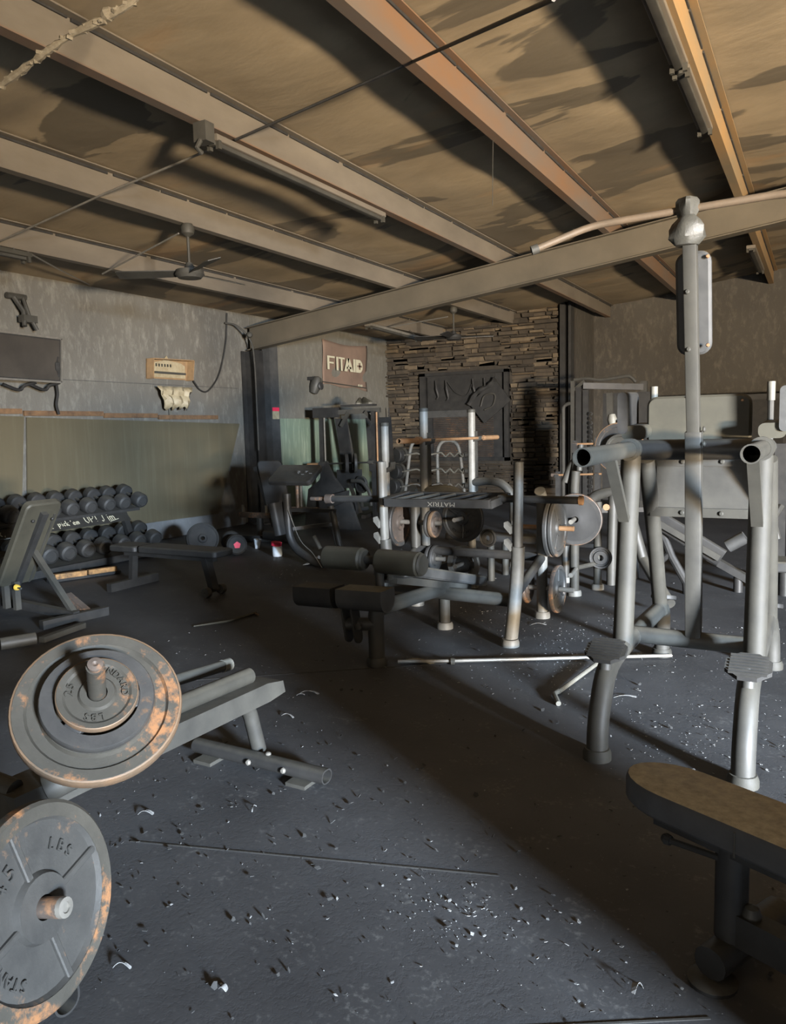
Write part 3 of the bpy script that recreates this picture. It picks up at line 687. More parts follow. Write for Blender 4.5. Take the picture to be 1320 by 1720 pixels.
def plate(label, c, axis, R, th, mat, rim=None, ribs=0, group=None, hole=.027, grips=0, dish=.014, hubr=.06, rot=0.0, edge=None, name='weight_plate'):
    c = V(c); ax, u, w = frame_of(axis)
    r = thing(name, label, 'weight plate', c-u*R, group)
    t = th/2; Ri = R*.84
    if grips:
        # plate with long grip openings: hub disc, outer ring and bridges between the openings
        MB().lathe([(hole, t), (R*.46, t), (R*.48, t-.006), (R*.48, -t+.006), (R*.46, -t), (hole, -t)], c, ax, 36, True).build('hub_disc', mat, r)
        MB().lathe([(R*.74, t), (R*.98, t), (R, t-.006), (R, -t+.006), (R*.98, -t), (R*.74, -t)], c, ax, 48, True).build('outer_ring', rim or mat, r)
        for k in range(grips):
            a = rot+2*PI*k/grips; d = u*math.cos(a)+w*math.sin(a); s_ = ax.cross(d)
            MB().sweep(rrect(R*.34, th*.8, .004), c+d*R*.44, c+d*R*.78, s_, ax).build('bridge', mat, r)
        return r
    prof = [(hole, t), (hubr, t), (hubr+.006, t-dish), (Ri-.008, t-dish), (Ri, t-.002), (Ri, -t+.002), (Ri-.008, -t+dish*.5), (hubr, -t+dish*.5), (hubr*.9, -t), (hole, -t)]
    MB().lathe(prof, c, ax, 40, True).build('disc', mat, r)
    MB().lathe([(Ri-.001, t-.002), (R*.965, t), (R, t-.007), (R, -t+.007), (R*.965, -t), (Ri-.001, -t+.002)], c, ax, 56, True).build('rim', rim or mat, r)
    if edge: MB().lathe([(R*.972, t+.0006), (R*.992, t-.001), (R+.0008, t-.008), (R+.0008, -t+.008), (R*.985, -t), (R*.95, -t+.004)], c, ax, 56, True).build('worn_edge', edge, r)
    for k in range(ribs):
        a = rot+2*PI*k/ribs; d = u*math.cos(a)+w*math.sin(a)
        MB().beam(c+d*hubr+ax*(t-dish), c+d*Ri+ax*(t-dish), .018, dish*1.3, up=ax, rnd=.003, n=1).build('rib', mat, r)
    return r

# ------------------------------------------------------------------ knee raise / dip tower
tw = thing('dip_tower', 'tall grey dip and knee raise tower with melted top', 'exercise machine', (-.54, 4.2, 0))
for sx, x in ((-1, -.84), (1, -.24)):
    out = x+sx*.012
    MB().tube(fillet([(x, 3.36, 0), (x, 3.37, .16), (x, 3.50, .36), (x, 3.70, .385), (x, 4.40, .375), (x, 4.98, .35), (x+sx*.015, 5.08, .2), (x+sx*.02, 5.09, 0)], .14, 5), .048, 14).build('side_rail', 'frame_grey', tw)
    foot_cup(tw, (x, 3.36, 0), .055, 'frame_pale'); foot_cup(tw, (x+sx*.02, 5.09, 0), .055, 'frame_pale')
    su, sv = V((1, 0, 0)), V((0, 1, .38)).normalized(); sc = V((x, 3.52, .455))
    octo = [(.092*math.cos(PI/8+k*PI/4)*1.08, .092*math.sin(PI/8+k*PI/4)) for k in range(8)]
    stp = MB().sweep(octo, sc-su.cross(sv)*.010, sc+su.cross(sv)*.010, su, sv).build('foot_step', 'black_soot', tw)
    tr = MB(); nn = su.cross(sv)
    for k in range(-3, 4): tr.beam(sc-su*.075+sv*k*.021+nn*.012, sc+su*.075+sv*k*.021+nn*.012, .009, .006, up=nn)
    tr.build('tread_rib', 'black_soot', stp)
    tp('step_stem', [(x, 3.50, .37), (x, 3.52, .45)], .03, 'frame_grey', tw)
    MB().lathe([(0, -.012), (.075, -.012), (.078, 0), (.075, .012), (0, .014)], (x+sx*.0, 5.02, .40), (0, .25, 1), 18).build('foot_step', 'vinyl_dark', tw)
    tp('front_upright', [(x, 3.86, .37), (x, 3.93, .80), (x, 4.02, 1.33)], .050, 'frame_pale', tw, 16)
    tp('rear_upright', [(x+.01, 4.86, .34), (x+.01, 4.62, .85), (x+.01, 4.36, 1.30)], .044, 'frame_pale', tw, 16)
    open_tube('dip_handle', (x, 4.05, 1.365), (x, 3.10 if sx < 0 else 3.36, 1.365), .040, 'frame_pale', tw)
    MB().lathe([(.041, 0), (.056, 0), (.056, .06), (.041, .06)], (x, 3.96, 1.365), (0, 1, 0), 18).build('handle_collar', 'frame_pale', tw)
    MB().beam((x-.01, 3.62, 1.34), (x-.005, 3.90, 1.02), .03, .05, up=(1, 0, 0)).build('handle_gusset', 'frame_pale', tw)
    tp('top_rail', [(x, 4.0, 1.365), (x, 4.42, 1.36)], .044, 'frame_grey', tw, 14)
    # arm pad with vertical grip at its far end
    pad('arm_pad', (x+sx*.03, 4.22, 1.445), (x+sx*.03, 4.56, 1.46), .125, .075, 'pad_olive', tw, rnd=.03)
    pad('elbow_pad', (x+sx*.085, 4.20, 1.55), (x+sx*.085, 4.50, 1.56), .05, .22, 'vinyl' if sx > 0 else 'vinyl_dark', tw, rnd=.024)
    tp('grip_stem', [(x+sx*.0, 4.62, 1.36), (x+sx*.0, 4.62, 1.60)], .016, 'frame_grey', tw, 10)
    tp('hand_grip', [(x, 4.62, 1.60), (x, 4.62, 1.70)], .021, 'grip_white', tw, 12)
tp('cross_brace', [(-.84, 4.12, .385), (-.24, 4.12, .385)], .044, 'frame_grey', tw, 14)
tp('top_cross_tube', [(-.84, 4.08, 1.36), (-.24, 4.08, 1.36)], .052, 'frame_dark', tw, 14)
slab('back_pad', (-.575, 4.42, 1.50), (1, 0, 0), (0, 0, 1), .52, .27, .07, .05, 'pad_olive', tw)
bolt(tw, (-.36, 4.384, 1.60), (0, -1, 0), .008, 'copper'); bolt(tw, (-.62, 4.384, 1.625), (0, -1, 0), .006)
MB().beam((-.83, 4.50, 1.28), (-.25, 4.50, 1.28), .03, .05).build('upper_board_rail', 'frame_grey', tw)
MB().beam((-.83, 4.50, 1.0), (-.25, 4.50, 1.0), .03, .05).build('lower_board_rail', 'frame_pale', tw)
MB().bx(-.80, -.28, 4.505, 4.53, 1.0, 1.28).build('back_board', 'frame_grey', tw)
for x in (-.66, -.46):
    bolt(tw, (x, 4.485, 1.28), (0, -1, 0), .013); bolt(tw, (x, 4.485, 1.0), (0, -1, 0), .013)
pb, pj, pt = V((-.54, 4.12, .40)), V((-.54, 4.00, 1.45)), V((-.545, 3.80, 2.36))
MB().beam(pb, pj, .075, .075, up=(0, 1, 0), rnd=.006, n=2).build('lower_post', 'frame_grey', tw)
MB().beam(pj+V((0, .0, -.03)), pt, .060, .060, up=(0, 1, 0), rnd=.006, n=2).build('upper_post', 'frame_pale', tw)
for zz in (1.46, 1.39): bolt(tw, (-.495, 3.975, zz), (1, -.2, 0), .014)
for t in (.42, .70): bolt(tw, pj.lerp(pt, t)+V((-.012, -.032, 0)), (0, -1, .1), .011)
slab('upper_pad', (-.54, 3.935, 2.045), (1, 0, 0), (0, -.22, 1), .155, .47, .05, .05, 'vinyl', tw)
bolt(tw, (-.475, 3.86, 2.24), (0, -1, 0), .009, 'copper'); bolt(tw, (-.475, 3.925, 1.85), (0, -1, 0), .009, 'copper')
MB().tube(fillet([(-1.22, 3.68, 2.335), (-.98, 3.78, 2.43), (-.55, 3.80, 2.445), (-.16, 3.80, 2.452), (.10, 3.72, 2.38)], .08, 4), .017, 12).build('chin_up_bar', 'bar_tan', tw)
tp('bar_end_grip', [(-1.24, 3.67, 2.328), (-1.21, 3.684, 2.339)], .022, 'frame_pale', tw)
ml = MB(); rr = random.Random(5); n1, n2 = 9, 16
prof = [(0, .0), (.045, .0), (.068, .03), (.066, .075), (.058, .10), (.040, .125), (.045, .15), (.046, .19), (.036, .205), (0, .207)]
for i, (r0, h) in enumerate(prof):
    for j in range(n2):
        a = 2*PI*j/n2; q = r0*(1+.16*math.sin(a*2+i*.7)+.08*math.sin(a*5+i*1.3)) if i < 6 else r0*(1.12 if j % 4 < 2 else .92)
        ml.v.append(V((-.555+q*math.cos(a), 3.79+q*math.sin(a), 2.285+h)))
for i in range(len(prof)-1):
    for j in range(n2): ml.f.append((i*n2+j, i*n2+(j+1) % n2, (i+1)*n2+(j+1) % n2, (i+1)*n2+j))
ml.build('melted_cap', 'melted', tw)

# ------------------------------------------------------------------ near bench at the lower right
nb = thing('utility_bench', 'narrow dusty olive bench cut off by the right edge, nearest to the camera', 'bench', (-.15, 2.1, 0))
d = V((.907, -.421, 0)); n_ = V((.421, .907, 0)); tip = V((-.475, 2.325, 0)); L = 1.25
def bench_outline(w, ins):
    pts = []
    for k in range(13):
        a = PI/2+PI*k/12; pts.append((.17+(.17-ins)*math.cos(a), (w/2-ins)*math.sin(a)))
    return pts+[(L-ins, -(w/2-ins)), (L-ins, w/2-ins)]
b = MB(); rings = []
for ins, zz in ((.012, .385), (0, .397), (0, .452), (.006, .464), (.016, .468)):
    rings.append([tip+d*x+n_*y+V((0, 0, zz)) for x, y in bench_outline(.235, ins)])
k = len(rings[0]); b.v = [p for r in rings for p in r]; b.f = [tuple(range(k-1, -1, -1)), tuple(4*k+i for i in range(k))]
for r in range(4):
    for i in range(k): b.f.append((r*k+i, r*k+(i+1) % k, (r+1)*k+(i+1) % k, (r+1)*k+i))
b.build('seat_pad', 'vinyl_dusty_lit', nb)
MB().beam(tip+d*.12+V((0, 0, .365)), tip+d*1.15+V((0, 0, .365)), .12, .045).build('seat_frame', 'frame_dark', nb)
q = tip+d*.40-n_*.1185+V((0, 0, .42))
tp('pad_seam', [q+V((0, 0, -.033)), q+V((0, 0, .035))], .003, 'frame_grey', nb, 6)
pc = tip+d*.34+n_*-.02
tp('post', [pc+V((0, 0, .36)), pc+V((0, 0, .10))], .043, 'frame_dark', nb, 18)
MB().beam(pc+n_*-.10+V((0, 0, .062)), pc+n_*.26+V((0, 0, .062)), .09, .085, rnd=.04).build('foot_tube', 'frame_dark', nb)
MB().lathe([(0, 0), (.062, 0), (.065, .012), (.05, .02), (0, .02)], pc+n_*-.085, (0, 0, 1), 20).build('foot_glide', 'frame_dark', nb)
MB().lathe([(0, 0), (.062, 0), (.065, .012), (.05, .02), (0, .02)], pc+n_*.245, (0, 0, 1), 20).build('foot_glide', 'frame_dark', nb)
MB().beam(pc+V((0, 0, .14)), pc+d*.85+V((0, 0, .14)), .06, .09).build('base_spine', 'frame_dark', nb)
p2 = tip+d*1.08
tp('post', [p2+V((0, 0, .36)), p2+V((0, 0, .02))], .035, 'frame_dark', nb); MB().beam(p2-n_*.2+V((0, 0, .03)), p2+n_*.2+V((0, 0, .03)), .06, .06, rnd=.02).build('foot_tube', 'frame_dark', nb)
MB().tube([pc+d*-.02+n_*-.03+V((0, 0, .325)), pc+d*-.15+n_*-.06+V((0, 0, .328))], .009, 8).build('adjuster_pin', 'black_soot', nb)
MB().lathe([(0, 0), (.014, .004), (.016, .02), (.010, .03), (0, .032)], pc+d*-.145+n_*-.06+V((0, 0, .328)), -d, 10).build('adjuster_knob', 'black_soot', nb)
MB().lathe([(0, -.03), (.02, -.02), (.026, 0), (.018, .02), (0, .03)], pc+d*.058+V((0, 0, .19)), (0, 0, 1), 10).build('melted_knob', 'frame_grey', nb)

# ------------------------------------------------------------------ plate loaded machine at the lower left
pmn = thing('plate_machine', 'low grey plate loaded row machine in the lower left', 'exercise machine', (-2.1, 2.0, 0))
b = MB(); o = []
for y, zt, zb in ((1.38, .425, .345), (2.60, .405, .325), (2.71, .385, .335)):
    for x, zz in ((-2.245, zb), (-2.075, zb), (-2.085, zt), (-2.235, zt)): o.append((x, y, zz))
b.add(o, [(0, 1, 2, 3), (11, 10, 9, 8)]+[(4*r+i, 4*r+4+i, 4*r+4+(i+1) % 4, 4*r+(i+1) % 4) for r in range(2) for i in range(4)])
b.build('main_beam', 'frame_grey', pmn)
tp('roller_horn', [(-2.16, 1.95, .455), (-2.17, 2.58, .435)], .035, 'frame_pale', pmn, 16)
h2 = tp('side_horn', [(-2.40, 2.05, .47), (-2.40, 2.70, .42)], .026, 'frame_grey', pmn, 14)
tp('end_cap', [(-2.40, 2.665, .4227), (-2.40, 2.715, .419)], .030, 'grip_white', h2, 14)
tp('horn_bridge', [(-2.42, 2.06, .47), (-2.14, 2.06, .38)], .026, 'frame_grey', pmn, 12)
MB().tube(fillet([(-2.18, 2.50, .33), (-2.20, 2.60, .28), (-2.20, 2.66, .06)], .14, 6), .034, 14).build('rear_leg', 'frame_grey', pmn)
def oval_foot(a, b_, parent, w=.075, h=.062):
    a, b_ = V(a), V(b_); o_ = MB(); dd_ = (b_-a).normalized(); sd_ = dd_.cross(V((0, 0, 1))); up_ = V((0, 0, 1))
    outer, inner = rrect(w, h, h*.49, 6), rrect(w-.012, h-.012, h*.4, 6); k = len(outer)
    q = [a+sd_*x+up_*y for x, y in outer]+[b_+sd_*x+up_*y for x, y in outer]+[b_+sd_*x+up_*y for x, y in inner]+[b_-dd_*.12+sd_*x+up_*y for x, y in inner]
    f = []
    for r_ in range(3):
        for i in range(k): f.append((r_*k+i, r_*k+(i+1) % k, (r_+1)*k+(i+1) % k, (r_+1)*k+i))
    f += [tuple(range(k-1, -1, -1)), tuple(3*k+i for i in range(k))]
    return o_.add(q, f).build('cross_foot', 'frame_dark', parent)
ft = oval_foot((-2.52, 2.60, .048), (-1.78, 2.585, .048), pmn)
for x in (-2.17, -1.98, -2.10): bolt(pmn, (x, 2.585-.036 if x != -2.10 else 2.60, .05 if x != -2.10 else .078), (0, -1, .2) if x != -2.10 else (0, 0, 1), .013, 'bare_steel')
for x in (-2.42, -1.90): MB().bx(x-.05, x+.05, 2.52, 2.64, 0, .016).build('rubber_foot', 'frame_grey', pmn)
oval_foot((-2.45, 1.24, .048), (-1.66, 1.20, .055), pmn, .075, .085)
for x in (-2.35, -1.85): MB().bx(x-.05, x+.05, 1.16, 1.28, 0, .012).build('rubber_foot', 'frame_grey', pmn)
tp('front_leg', [(-2.12, 1.45, .36), (-2.10, 1.22, .05)], .045, 'frame_grey', pmn, 14)
AX1 = V((.546, -.446, .707)).normalized(); C1 = V((-1.75, 1.43, .76))
tp('front_strut', [(-2.16, 1.42, .40), (-2.02, 1.30, .12)], .05, 'frame_pale', pmn, 14)
tp('plate_horn', [C1-AX1*.46, C1+AX1*.20], .024, 'rust_plate', pmn, 18)
MB().lathe([(0, 0), (.020, 0), (.020, .012), (.008, .014), (0, .010)], C1+AX1*.20, AX1, 16).build('horn_cap', 'iron_rusty', pmn)
tp('horn_post', [(-2.10, 1.50, .40), (-2.0, 1.63, .46)], .045, 'frame_grey', pmn, 14)
C2 = V((-1.50, 1.03, .455)); AX2 = V((.955, .20, .16)).normalized()
tp('lower_horn', [C2-AX2*.55, C2+AX2*.065], .023, 'iron_rusty', pmn, 16)
MB().lathe([(.0, 0), (.023, 0), (.022, .012), (.012, .013), (.012, .008), (0, .008)], C2+AX2*.064, AX2, 16).build('horn_cap', 'bare_steel', pmn)
tp('horn_upright', [(-2.02, .96, .42), (-2.06, 1.2, .06)], .04, 'frame_grey', pmn, 12)
tp('side_tube', [(-2.6, 1.33, .52), (-2.14, 1.42, .42)], .035, 'frame_grey', pmn, 12)
g1 = 'plates loaded on the lower left machine'
p_ = plate('largest rust rimmed plate leaning on the upper horn of the lower left machine', C1-AX1*.03, AX1, .228, .040, 'rust_plate', edge='rust_rim', group=g1, hubr=.15, dish=.012)
p_ = plate('grip plate with openings between the largest and smallest plate, lower left', C1+AX1*.013, AX1, .152, .030, 'iron', group=g1, grips=3, rot=.35)
p_ = plate('small round plate lettered STANDARD on the front of the upper horn', C1+AX1*.043, AX1, .108, .024, 'rust_plate', edge='rust_rim', group=g1, hubr=.045, dish=.008)
arc_text('STANDARD', C1+AX1*.048, AX1, .072, .026, 'rust_plate', p_, start=.7, sweep=2.3)
arc_text('LBS', C1+AX1*.048, AX1, .072, .026, 'rust_plate', p_, start=3.3, sweep=.8)
arc_text('25', C1+AX1*.048, AX1, .072, .030, 'rust_plate', p_, start=5.0, sweep=.6)
p_ = plate('large four ribbed plate cut off at the lower left edge of the photo', C2, AX2, .228, .038, 'iron_light', 'rust_plate', ribs=4, group=g1, hubr=.072, dish=.016, rot=.20)
arc_text('STANDARD', C2+AX2*.006, AX2, .150, .034, 'iron_light', p_, start=-1.95, sweep=1.3, depth=.002)
arc_text('45', C2+AX2*.006, AX2, .130, .05, 'iron_light', p_, start=-.65, sweep=.6, depth=.002)
arc_text('LBS', C2+AX2*.006, AX2, .130, .036, 'iron_light', p_, start=.75, sweep=.7, depth=.002)

# ------------------------------------------------------------------ decline bench with leg rollers (centre)
db = thing('decline_bench', 'grey decline press bench with foam leg rollers in the centre', 'bench', (-2.4, 4.8, 0))
tp('roller_post', [(-2.44, 4.15, 0), (-2.44, 4.15, .30), (-2.43, 4.17, .47)], .052, 'frame_grey', db, 16); foot_cup(db, (-2.44, 4.15, 0), .058, 'frame_grey', .055)
tp('roller_arm', [(-2.43, 4.20, .45), (-2.46, 4.24, .68)], .03, 'frame_grey', db)
def roller(p0, p1, r, name='leg_roller'):
    p0, p1 = V(p0), V(p1); L = (p1-p0).length
    o = MB().lathe([(0, 0), (r-.02, 0), (r, .02), (r, L-.02), (r-.012, L-.004), (r-.02, L), (0, L)], p0, p1-p0, 28).build(name, 'pad_olive', db)
    MB().lathe([(r-.006, 0), (r-.016, .012), (r-.05, .012), (0, .008)], p1, p1-p0, 24).build('roller_cap', 'frame_pale', o)
    return o
roller((-2.86, 4.22, .665), (-2.55, 4.21, .667), .075); roller((-2.46, 4.22, .662), (-2.13, 4.20, .660), .078)
tp('roller_axle', [(-2.56, 4.21, .667), (-2.44, 4.21, .664)], .028, 'frame_dark', db)
# D shaped knee pads
def dpad(xa, xb, y, z, mat):
    prof = [(-.085, .055), (.085, .055), (.088, .03)]+[(.088*math.cos(a), -.01+.075*math.sin(a)) for a in [-(k*PI/10) for k in range(0, 11)]]+[(-.088, .03)]
    return MB().sweep(prof, (xa, y, z), (xb, y-.01, z+.01), (0, 1, 0), (0, 0, 1)).build('knee_pad', mat, db)
dpad(-2.93, -2.64, 4.03, .455, 'vinyl_dark'); dpad(-2.60, -2.27, 4.02, .465, 'vinyl')
tp('pad_axle', [(-2.66, 4.03, .45), (-2.58, 4.03, .455)], .03, 'black_soot', db)
for x in (-2.60, -2.53):
    MB().sweep(rrect(.09, .26, .04), (x-.006, 4.06, .28), (x+.006, 4.06, .28), (0, 1, 0), (0, -.2, 1)).build('pivot_plate', 'frame_grey', db)
tp('pivot_tube', [(-2.62, 4.06, .27), (-2.44, 4.14, .27)], .042, 'frame_grey', db, 14); bolt(db, (-2.50, 4.035, .27), (0.2, -1, 0), .022, 'frame_pale')
MB().sweep([(-.06, 0), (.06, 0), (.05, .06), (0, .10), (-.06, .10)], (-2.40, 4.30, .53), (-2.39, 4.30, .53), (0, 1, 0), (0, 0, 1)).build('angle_plate', 'frame_pale', db)
slab('back_rest', (-2.40, 4.98, .435), (1, 0, 0), (0, 1.25, -.30), .27, 1.34, .075, .05, 'vinyl', db)
MB().beam((-2.41, 4.30, .53), (-2.41, 5.50, .245), .10, .05).build('backrest_rail', 'frame_grey', db)
slab('seat_pad', (-2.42, 4.42, .56), (1, 0, 0), (0, 1, -.1), .26, .25, .06, .04, 'vinyl', db)
tp('spine', [(-2.44, 4.17, .36), (-2.43, 4.7, .335), (-2.42, 5.15, .31)], .050, 'frame_grey', db, 16)
tp('spine_leg', [(-2.43, 5.15, .30), (-2.43, 5.15, 0)], .042, 'frame_pale', db, 14); foot_cup(db, (-2.43, 5.15, 0), .055)
tp('cross_tube', [(-2.88, 5.10, .29), (-1.86, 5.10, .27)], .048, 'frame_grey', db, 16)
for s_, x in ((-1, -2.89), (1, -1.84)):
    MB().tube(fillet([(x+.02*s_, 4.90, 0), (x+.01*s_, 5.02, .26), (x, 5.11, .50), (x+.01*s_, 5.10, .66)], .15, 5), .047, 14).build('upright_leg', 'frame_bright' if s_ > 0 else 'frame_grey', db)
    foot_cup(db, (x+.02*s_, 4.90, 0), .054)
    MB().beam((x+.01*s_, 5.10, .60), (x+.02*s_, 5.10, 1.25), .055, .075, up=(0, 1, 0), rnd=.024, n=3).build('upright', 'frame_bright', db)
    MB().beam((x-.035+.01*s_, 5.12, .62), (x-.025+.02*s_, 5.12, 1.255), .02, .06, up=(0, 1, 0)).build('hook_rail', 'vinyl_dark', db)
    for zz in (.68, .80):
        MB().sweep([(0, 0), (-.035, .035), (-.045, .03), (-.045, -.0), (0, -.05)], (x-.028, 5.04, zz), (x-.028, 5.10, zz), (1, 0, 0), (0, 0, 1)).build('bar_hook', 'frame_bright', db)
for s_, x in ((-1, -2.97), (1, -1.87)):   # rear storage posts
    tp('storage_post', [(x, 5.75, 0), (x, 5.75, .95), (x, 5.70, 1.0)], .042, 'frame_bright' if s_ > 0 else 'frame_grey', db, 14); foot_cup(db, (x, 5.75, 0), .054, 'frame_bright')
    for zz in (.71, .235):
        xa, xb = (x-.22, x+.24) if s_ < 0 else (x-.16, x+.25)
        tp('storage_horn', [(xa, 5.75, zz), (xb, 5.75, zz)], .020, 'copper' if (s_ > 0 and zz > .5) else 'bare_steel', db, 12)
tp('rear_cross_tube', [(-2.97, 5.75, .48), (-1.87, 5.75, .48)], .035, 'black_soot', db)
tp('side_tube', [(-1.86, 5.10, .30), (-1.87, 5.75, .48)], .035, 'frame_dark', db); tp('side_tube', [(-2.88, 5.10, .30), (-2.97, 5.75, .48)], .035, 'frame_dark', db)
g2 = 'plates stored on the decline bench'
plate('outer of two pale large plates on the right storage horn of the decline bench', (-1.745, 5.75, .715), (1, 0, 0), .225, .034, 'iron_light', 'iron_light', ribs=3, group=g2, rot=.5)
plate('inner of two pale large plates on the right storage horn of the decline bench', (-1.785, 5.75, .712), (1, 0, 0), .225, .036, 'iron', 'iron_light', group=g2)
plate('rust rimmed medium plate on the low right horn of the decline bench', (-1.745, 5.75, .238), (1, 0, 0), .185, .032, 'iron_light', edge='iron_rusty', group=g2, ribs=3)
plate('small plate on the inner low right horn of the decline bench', (-1.985, 5.75, .238), (-1, 0, 0), .13, .028, 'iron_rusty', group=g2)
plate('large pinkish plate on the outer left horn of the decline bench', (-3.12, 5.75, .70), (1, 0, 0), .20, .036, 'iron_rusty', 'iron', group=g2)
plate('small rusty plate on the upper inner left horn of the decline bench', (-2.79, 5.75, .70), (1, 0, 0), .112, .03, 'iron_rusty', edge='rust_rim', group=g2)
plate('second small plate behind the rusty one on the upper inner left horn', (-2.83, 5.75, .70), (1, 0, 0), .112, .028, 'iron', group=g2)
pl_ = plate('small grey plate on the lower inner left horn of the decline bench', (-2.79, 5.75, .415), (1, 0, 0), .112, .028, 'iron_light', 'iron', group=g2)
plate('dark plate behind the small grey one on the lower inner left horn', (-2.83, 5.75, .41), (1, 0, 0), .112, .03, 'iron', group=g2)
tp('storage_horn', [(-3.0, 5.75, .412), (-2.70, 5.75, .412)], .020, 'bare_steel', db, 12)

# multi grip bar resting in the hooks
mg = thing('multi_grip_bar', 'dark multi grip barbell lettered MATRIX lying across the decline bench uprights', 'barbell', (-2.4, 5.1, .95))
MB().beam((-2.83, 5.00, .952), (-2.0, 5.00, .962), .045, .058).build('front_rail', 'frame_dark', mg)
MB().beam((-2.80, 5.30, .985), (-1.98, 5.30, .992), .04, .05).build('rear_rail', 'vinyl_dark', mg)
for xx in (-2.83, -2.01):
    MB().beam((xx, 5.0, .955), (xx+.03, 5.30, .988), .05, .055).build('end_plate', 'vinyl_dark', mg)
for k_ in range(6):
    x = -2.72+k_*.135; tp('angled_grip', [(x-.05, 5.02, .965), (x+.06, 5.29, .992)], .017, 'frame_grey' if k_ < 3 else 'frame_dark', mg, 10)
tp('left_sleeve', [(-3.45, 5.17, .95), (-2.80, 5.17, .965)], .027, 'vinyl_dark', mg, 14)
tp('sleeve_collar', [(-3.47, 5.17, .95), (-3.41, 5.17, .9515)], .038, 'iron_rusty', mg, 14)
tp('right_sleeve', [(-2.0, 5.17, .985), (-1.42, 5.17, .985)], .027, 'vinyl_dark', mg, 14)
tp('sleeve_end', [(-1.42, 5.17, .985), (-1.395, 5.17, .985)], .033, 'copper', mg, 14)
tp('left_tip', [(-3.62, 5.17, .948), (-3.45, 5.17, .95)], .016, 'iron_rusty', mg, 10)
text_mesh('lettering', 'MATRIX', .045, 'lettering_soot', (-2.36, 4.974, .954), (-1, 0, 0), (0, 0, -1), mg, .0015, width=1.35)

# ------------------------------------------------------------------ bench press with copper barbell behind it (turned a quarter)
bp = thing('bench_press', 'bench press rack with two tall pale uprights under the copper barbell', 'bench', (-3.2, 7.2, 0))
for y in (6.60, 7.75):
    tp('upright', [(-3.30, y, .05), (-3.30, y, 1.66)], .042, 'frame_bright', bp, 16)
    MB().lathe([(.045, 0), (.045, .03), (.02, .04), (0, .04)], (-3.30, y, 1.65), (0, 0, 1), 14).build('upright_cap', 'frame_pale', bp)
    MB().beam((-3.26, y+.02, .80), (-3.26, y+.02, 1.45), .02, .06, up=(0, 1, 0)).build('hook_rail', 'frame_grey', bp)
    MB().sweep([(0, 0), (.07, .02), (.08, .06), (.065, .06), (.055, .035), (0, .03)], (-3.27, y-.03, 1.335), (-3.27, y+.03, 1.335), (1, 0, 0), (0, 0, 1)).build('bar_hook', 'frame_grey', bp)
    MB().tube(bez([(-3.28, y, .90), (-3.10, y, .915), (-2.95, y, .88), (-2.84, y, .74), (-2.83, y, .5)], 6), .045, 14).build('side_arm', 'frame_grey', bp)
    tp('storage_post', [(-2.83, y+.02, .52), (-2.83, y+.02, 0)], .038, 'frame_bright', bp, 14); foot_cup(bp, (-2.83, y+.02, 0), .052)
for zz in (.66, .235): tp('storage_horn', [(-2.86, 6.75, zz), (-2.89, 6.36, zz)], .020, 'bare_steel', bp, 12)
MB().beam((-3.30, 6.6, .10), (-3.30, 7.75, .10), .07, .09).build('base_tube', 'frame_dark', bp)
MB().beam((-3.3, 7.17, .40), (-2.0, 7.17, .40), .26, .07, rnd=.025).build('bench_pad', 'vinyl_dark', bp)
tp('bench_leg', [(-2.1, 7.17, .37), (-2.1, 7.17, 0)], .035, 'frame_grey', bp); foot_cup(bp, (-2.1, 7.17, 0), .05)
tp('bench_leg', [(-2.78, 6.97, .35), (-2.78, 6.97, 0)], .035, 'frame_pale', bp); tp('bench_leg', [(-2.76, 7.31, .35), (-2.76, 7.31, 0)], .035, 'frame_pale', bp)
cb = thing('copper_barbell', 'heat coppered barbell resting across the two tall pale uprights', 'barbell', (-3.22, 7.0, 1.35))
open_tube('near_sleeve', (-3.22, 6.32, 1.385), (-3.22, 5.95, 1.388), .025, 'copper', cb)
tp('near_collar', [(-3.22, 6.30, 1.385), (-3.22, 6.36, 1.385)], .036, 'copper', cb, 16)
tp('shaft', [(-3.22, 6.36, 1.385), (-3.22, 7.90, 1.375)], .015, 'copper', cb, 12)
tp('far_sleeve', [(-3.22, 7.90, 1.375), (-3.22, 8.30, 1.373)], .026, 'copper', cb, 14)
g3 = 'plates stored on the bench press'
pA = plate('large three spoked plate facing the camera on the bench press storage horn', (-2.875, 6.52, .66), (-.15, -1, 0), .222, .034, 'iron_light', 'iron_light', ribs=3, group=g3, rot=PI)
arc_text('STANDARD', V((-2.875, 6.52, .66))+V((-.15, -1, 0)).normalized()*.008, (-.15, -1, 0), .135, .035, 'iron_light', pA, start=PI, sweep=1.5)
arc_text('45', V((-2.875, 6.52, .66))+V((-.15, -1, 0)).normalized()*.008, (-.15, -1, 0), .125, .04, 'iron_light', pA, start=1.2, sweep=.5)
pB = plate('grip plate with a light worn rim on the low bench press horn', (-2.875, 6.52, .235), (-.15, -1, 0), .172, .032, 'iron_light', 'bare_steel', grips=3, group=g3, rot=.5)
plate('small plate peeking out behind the large spoked plate', (-2.70, 6.70, .46), (-.15, -1, 0), .085, .03, 'iron', group=g3)

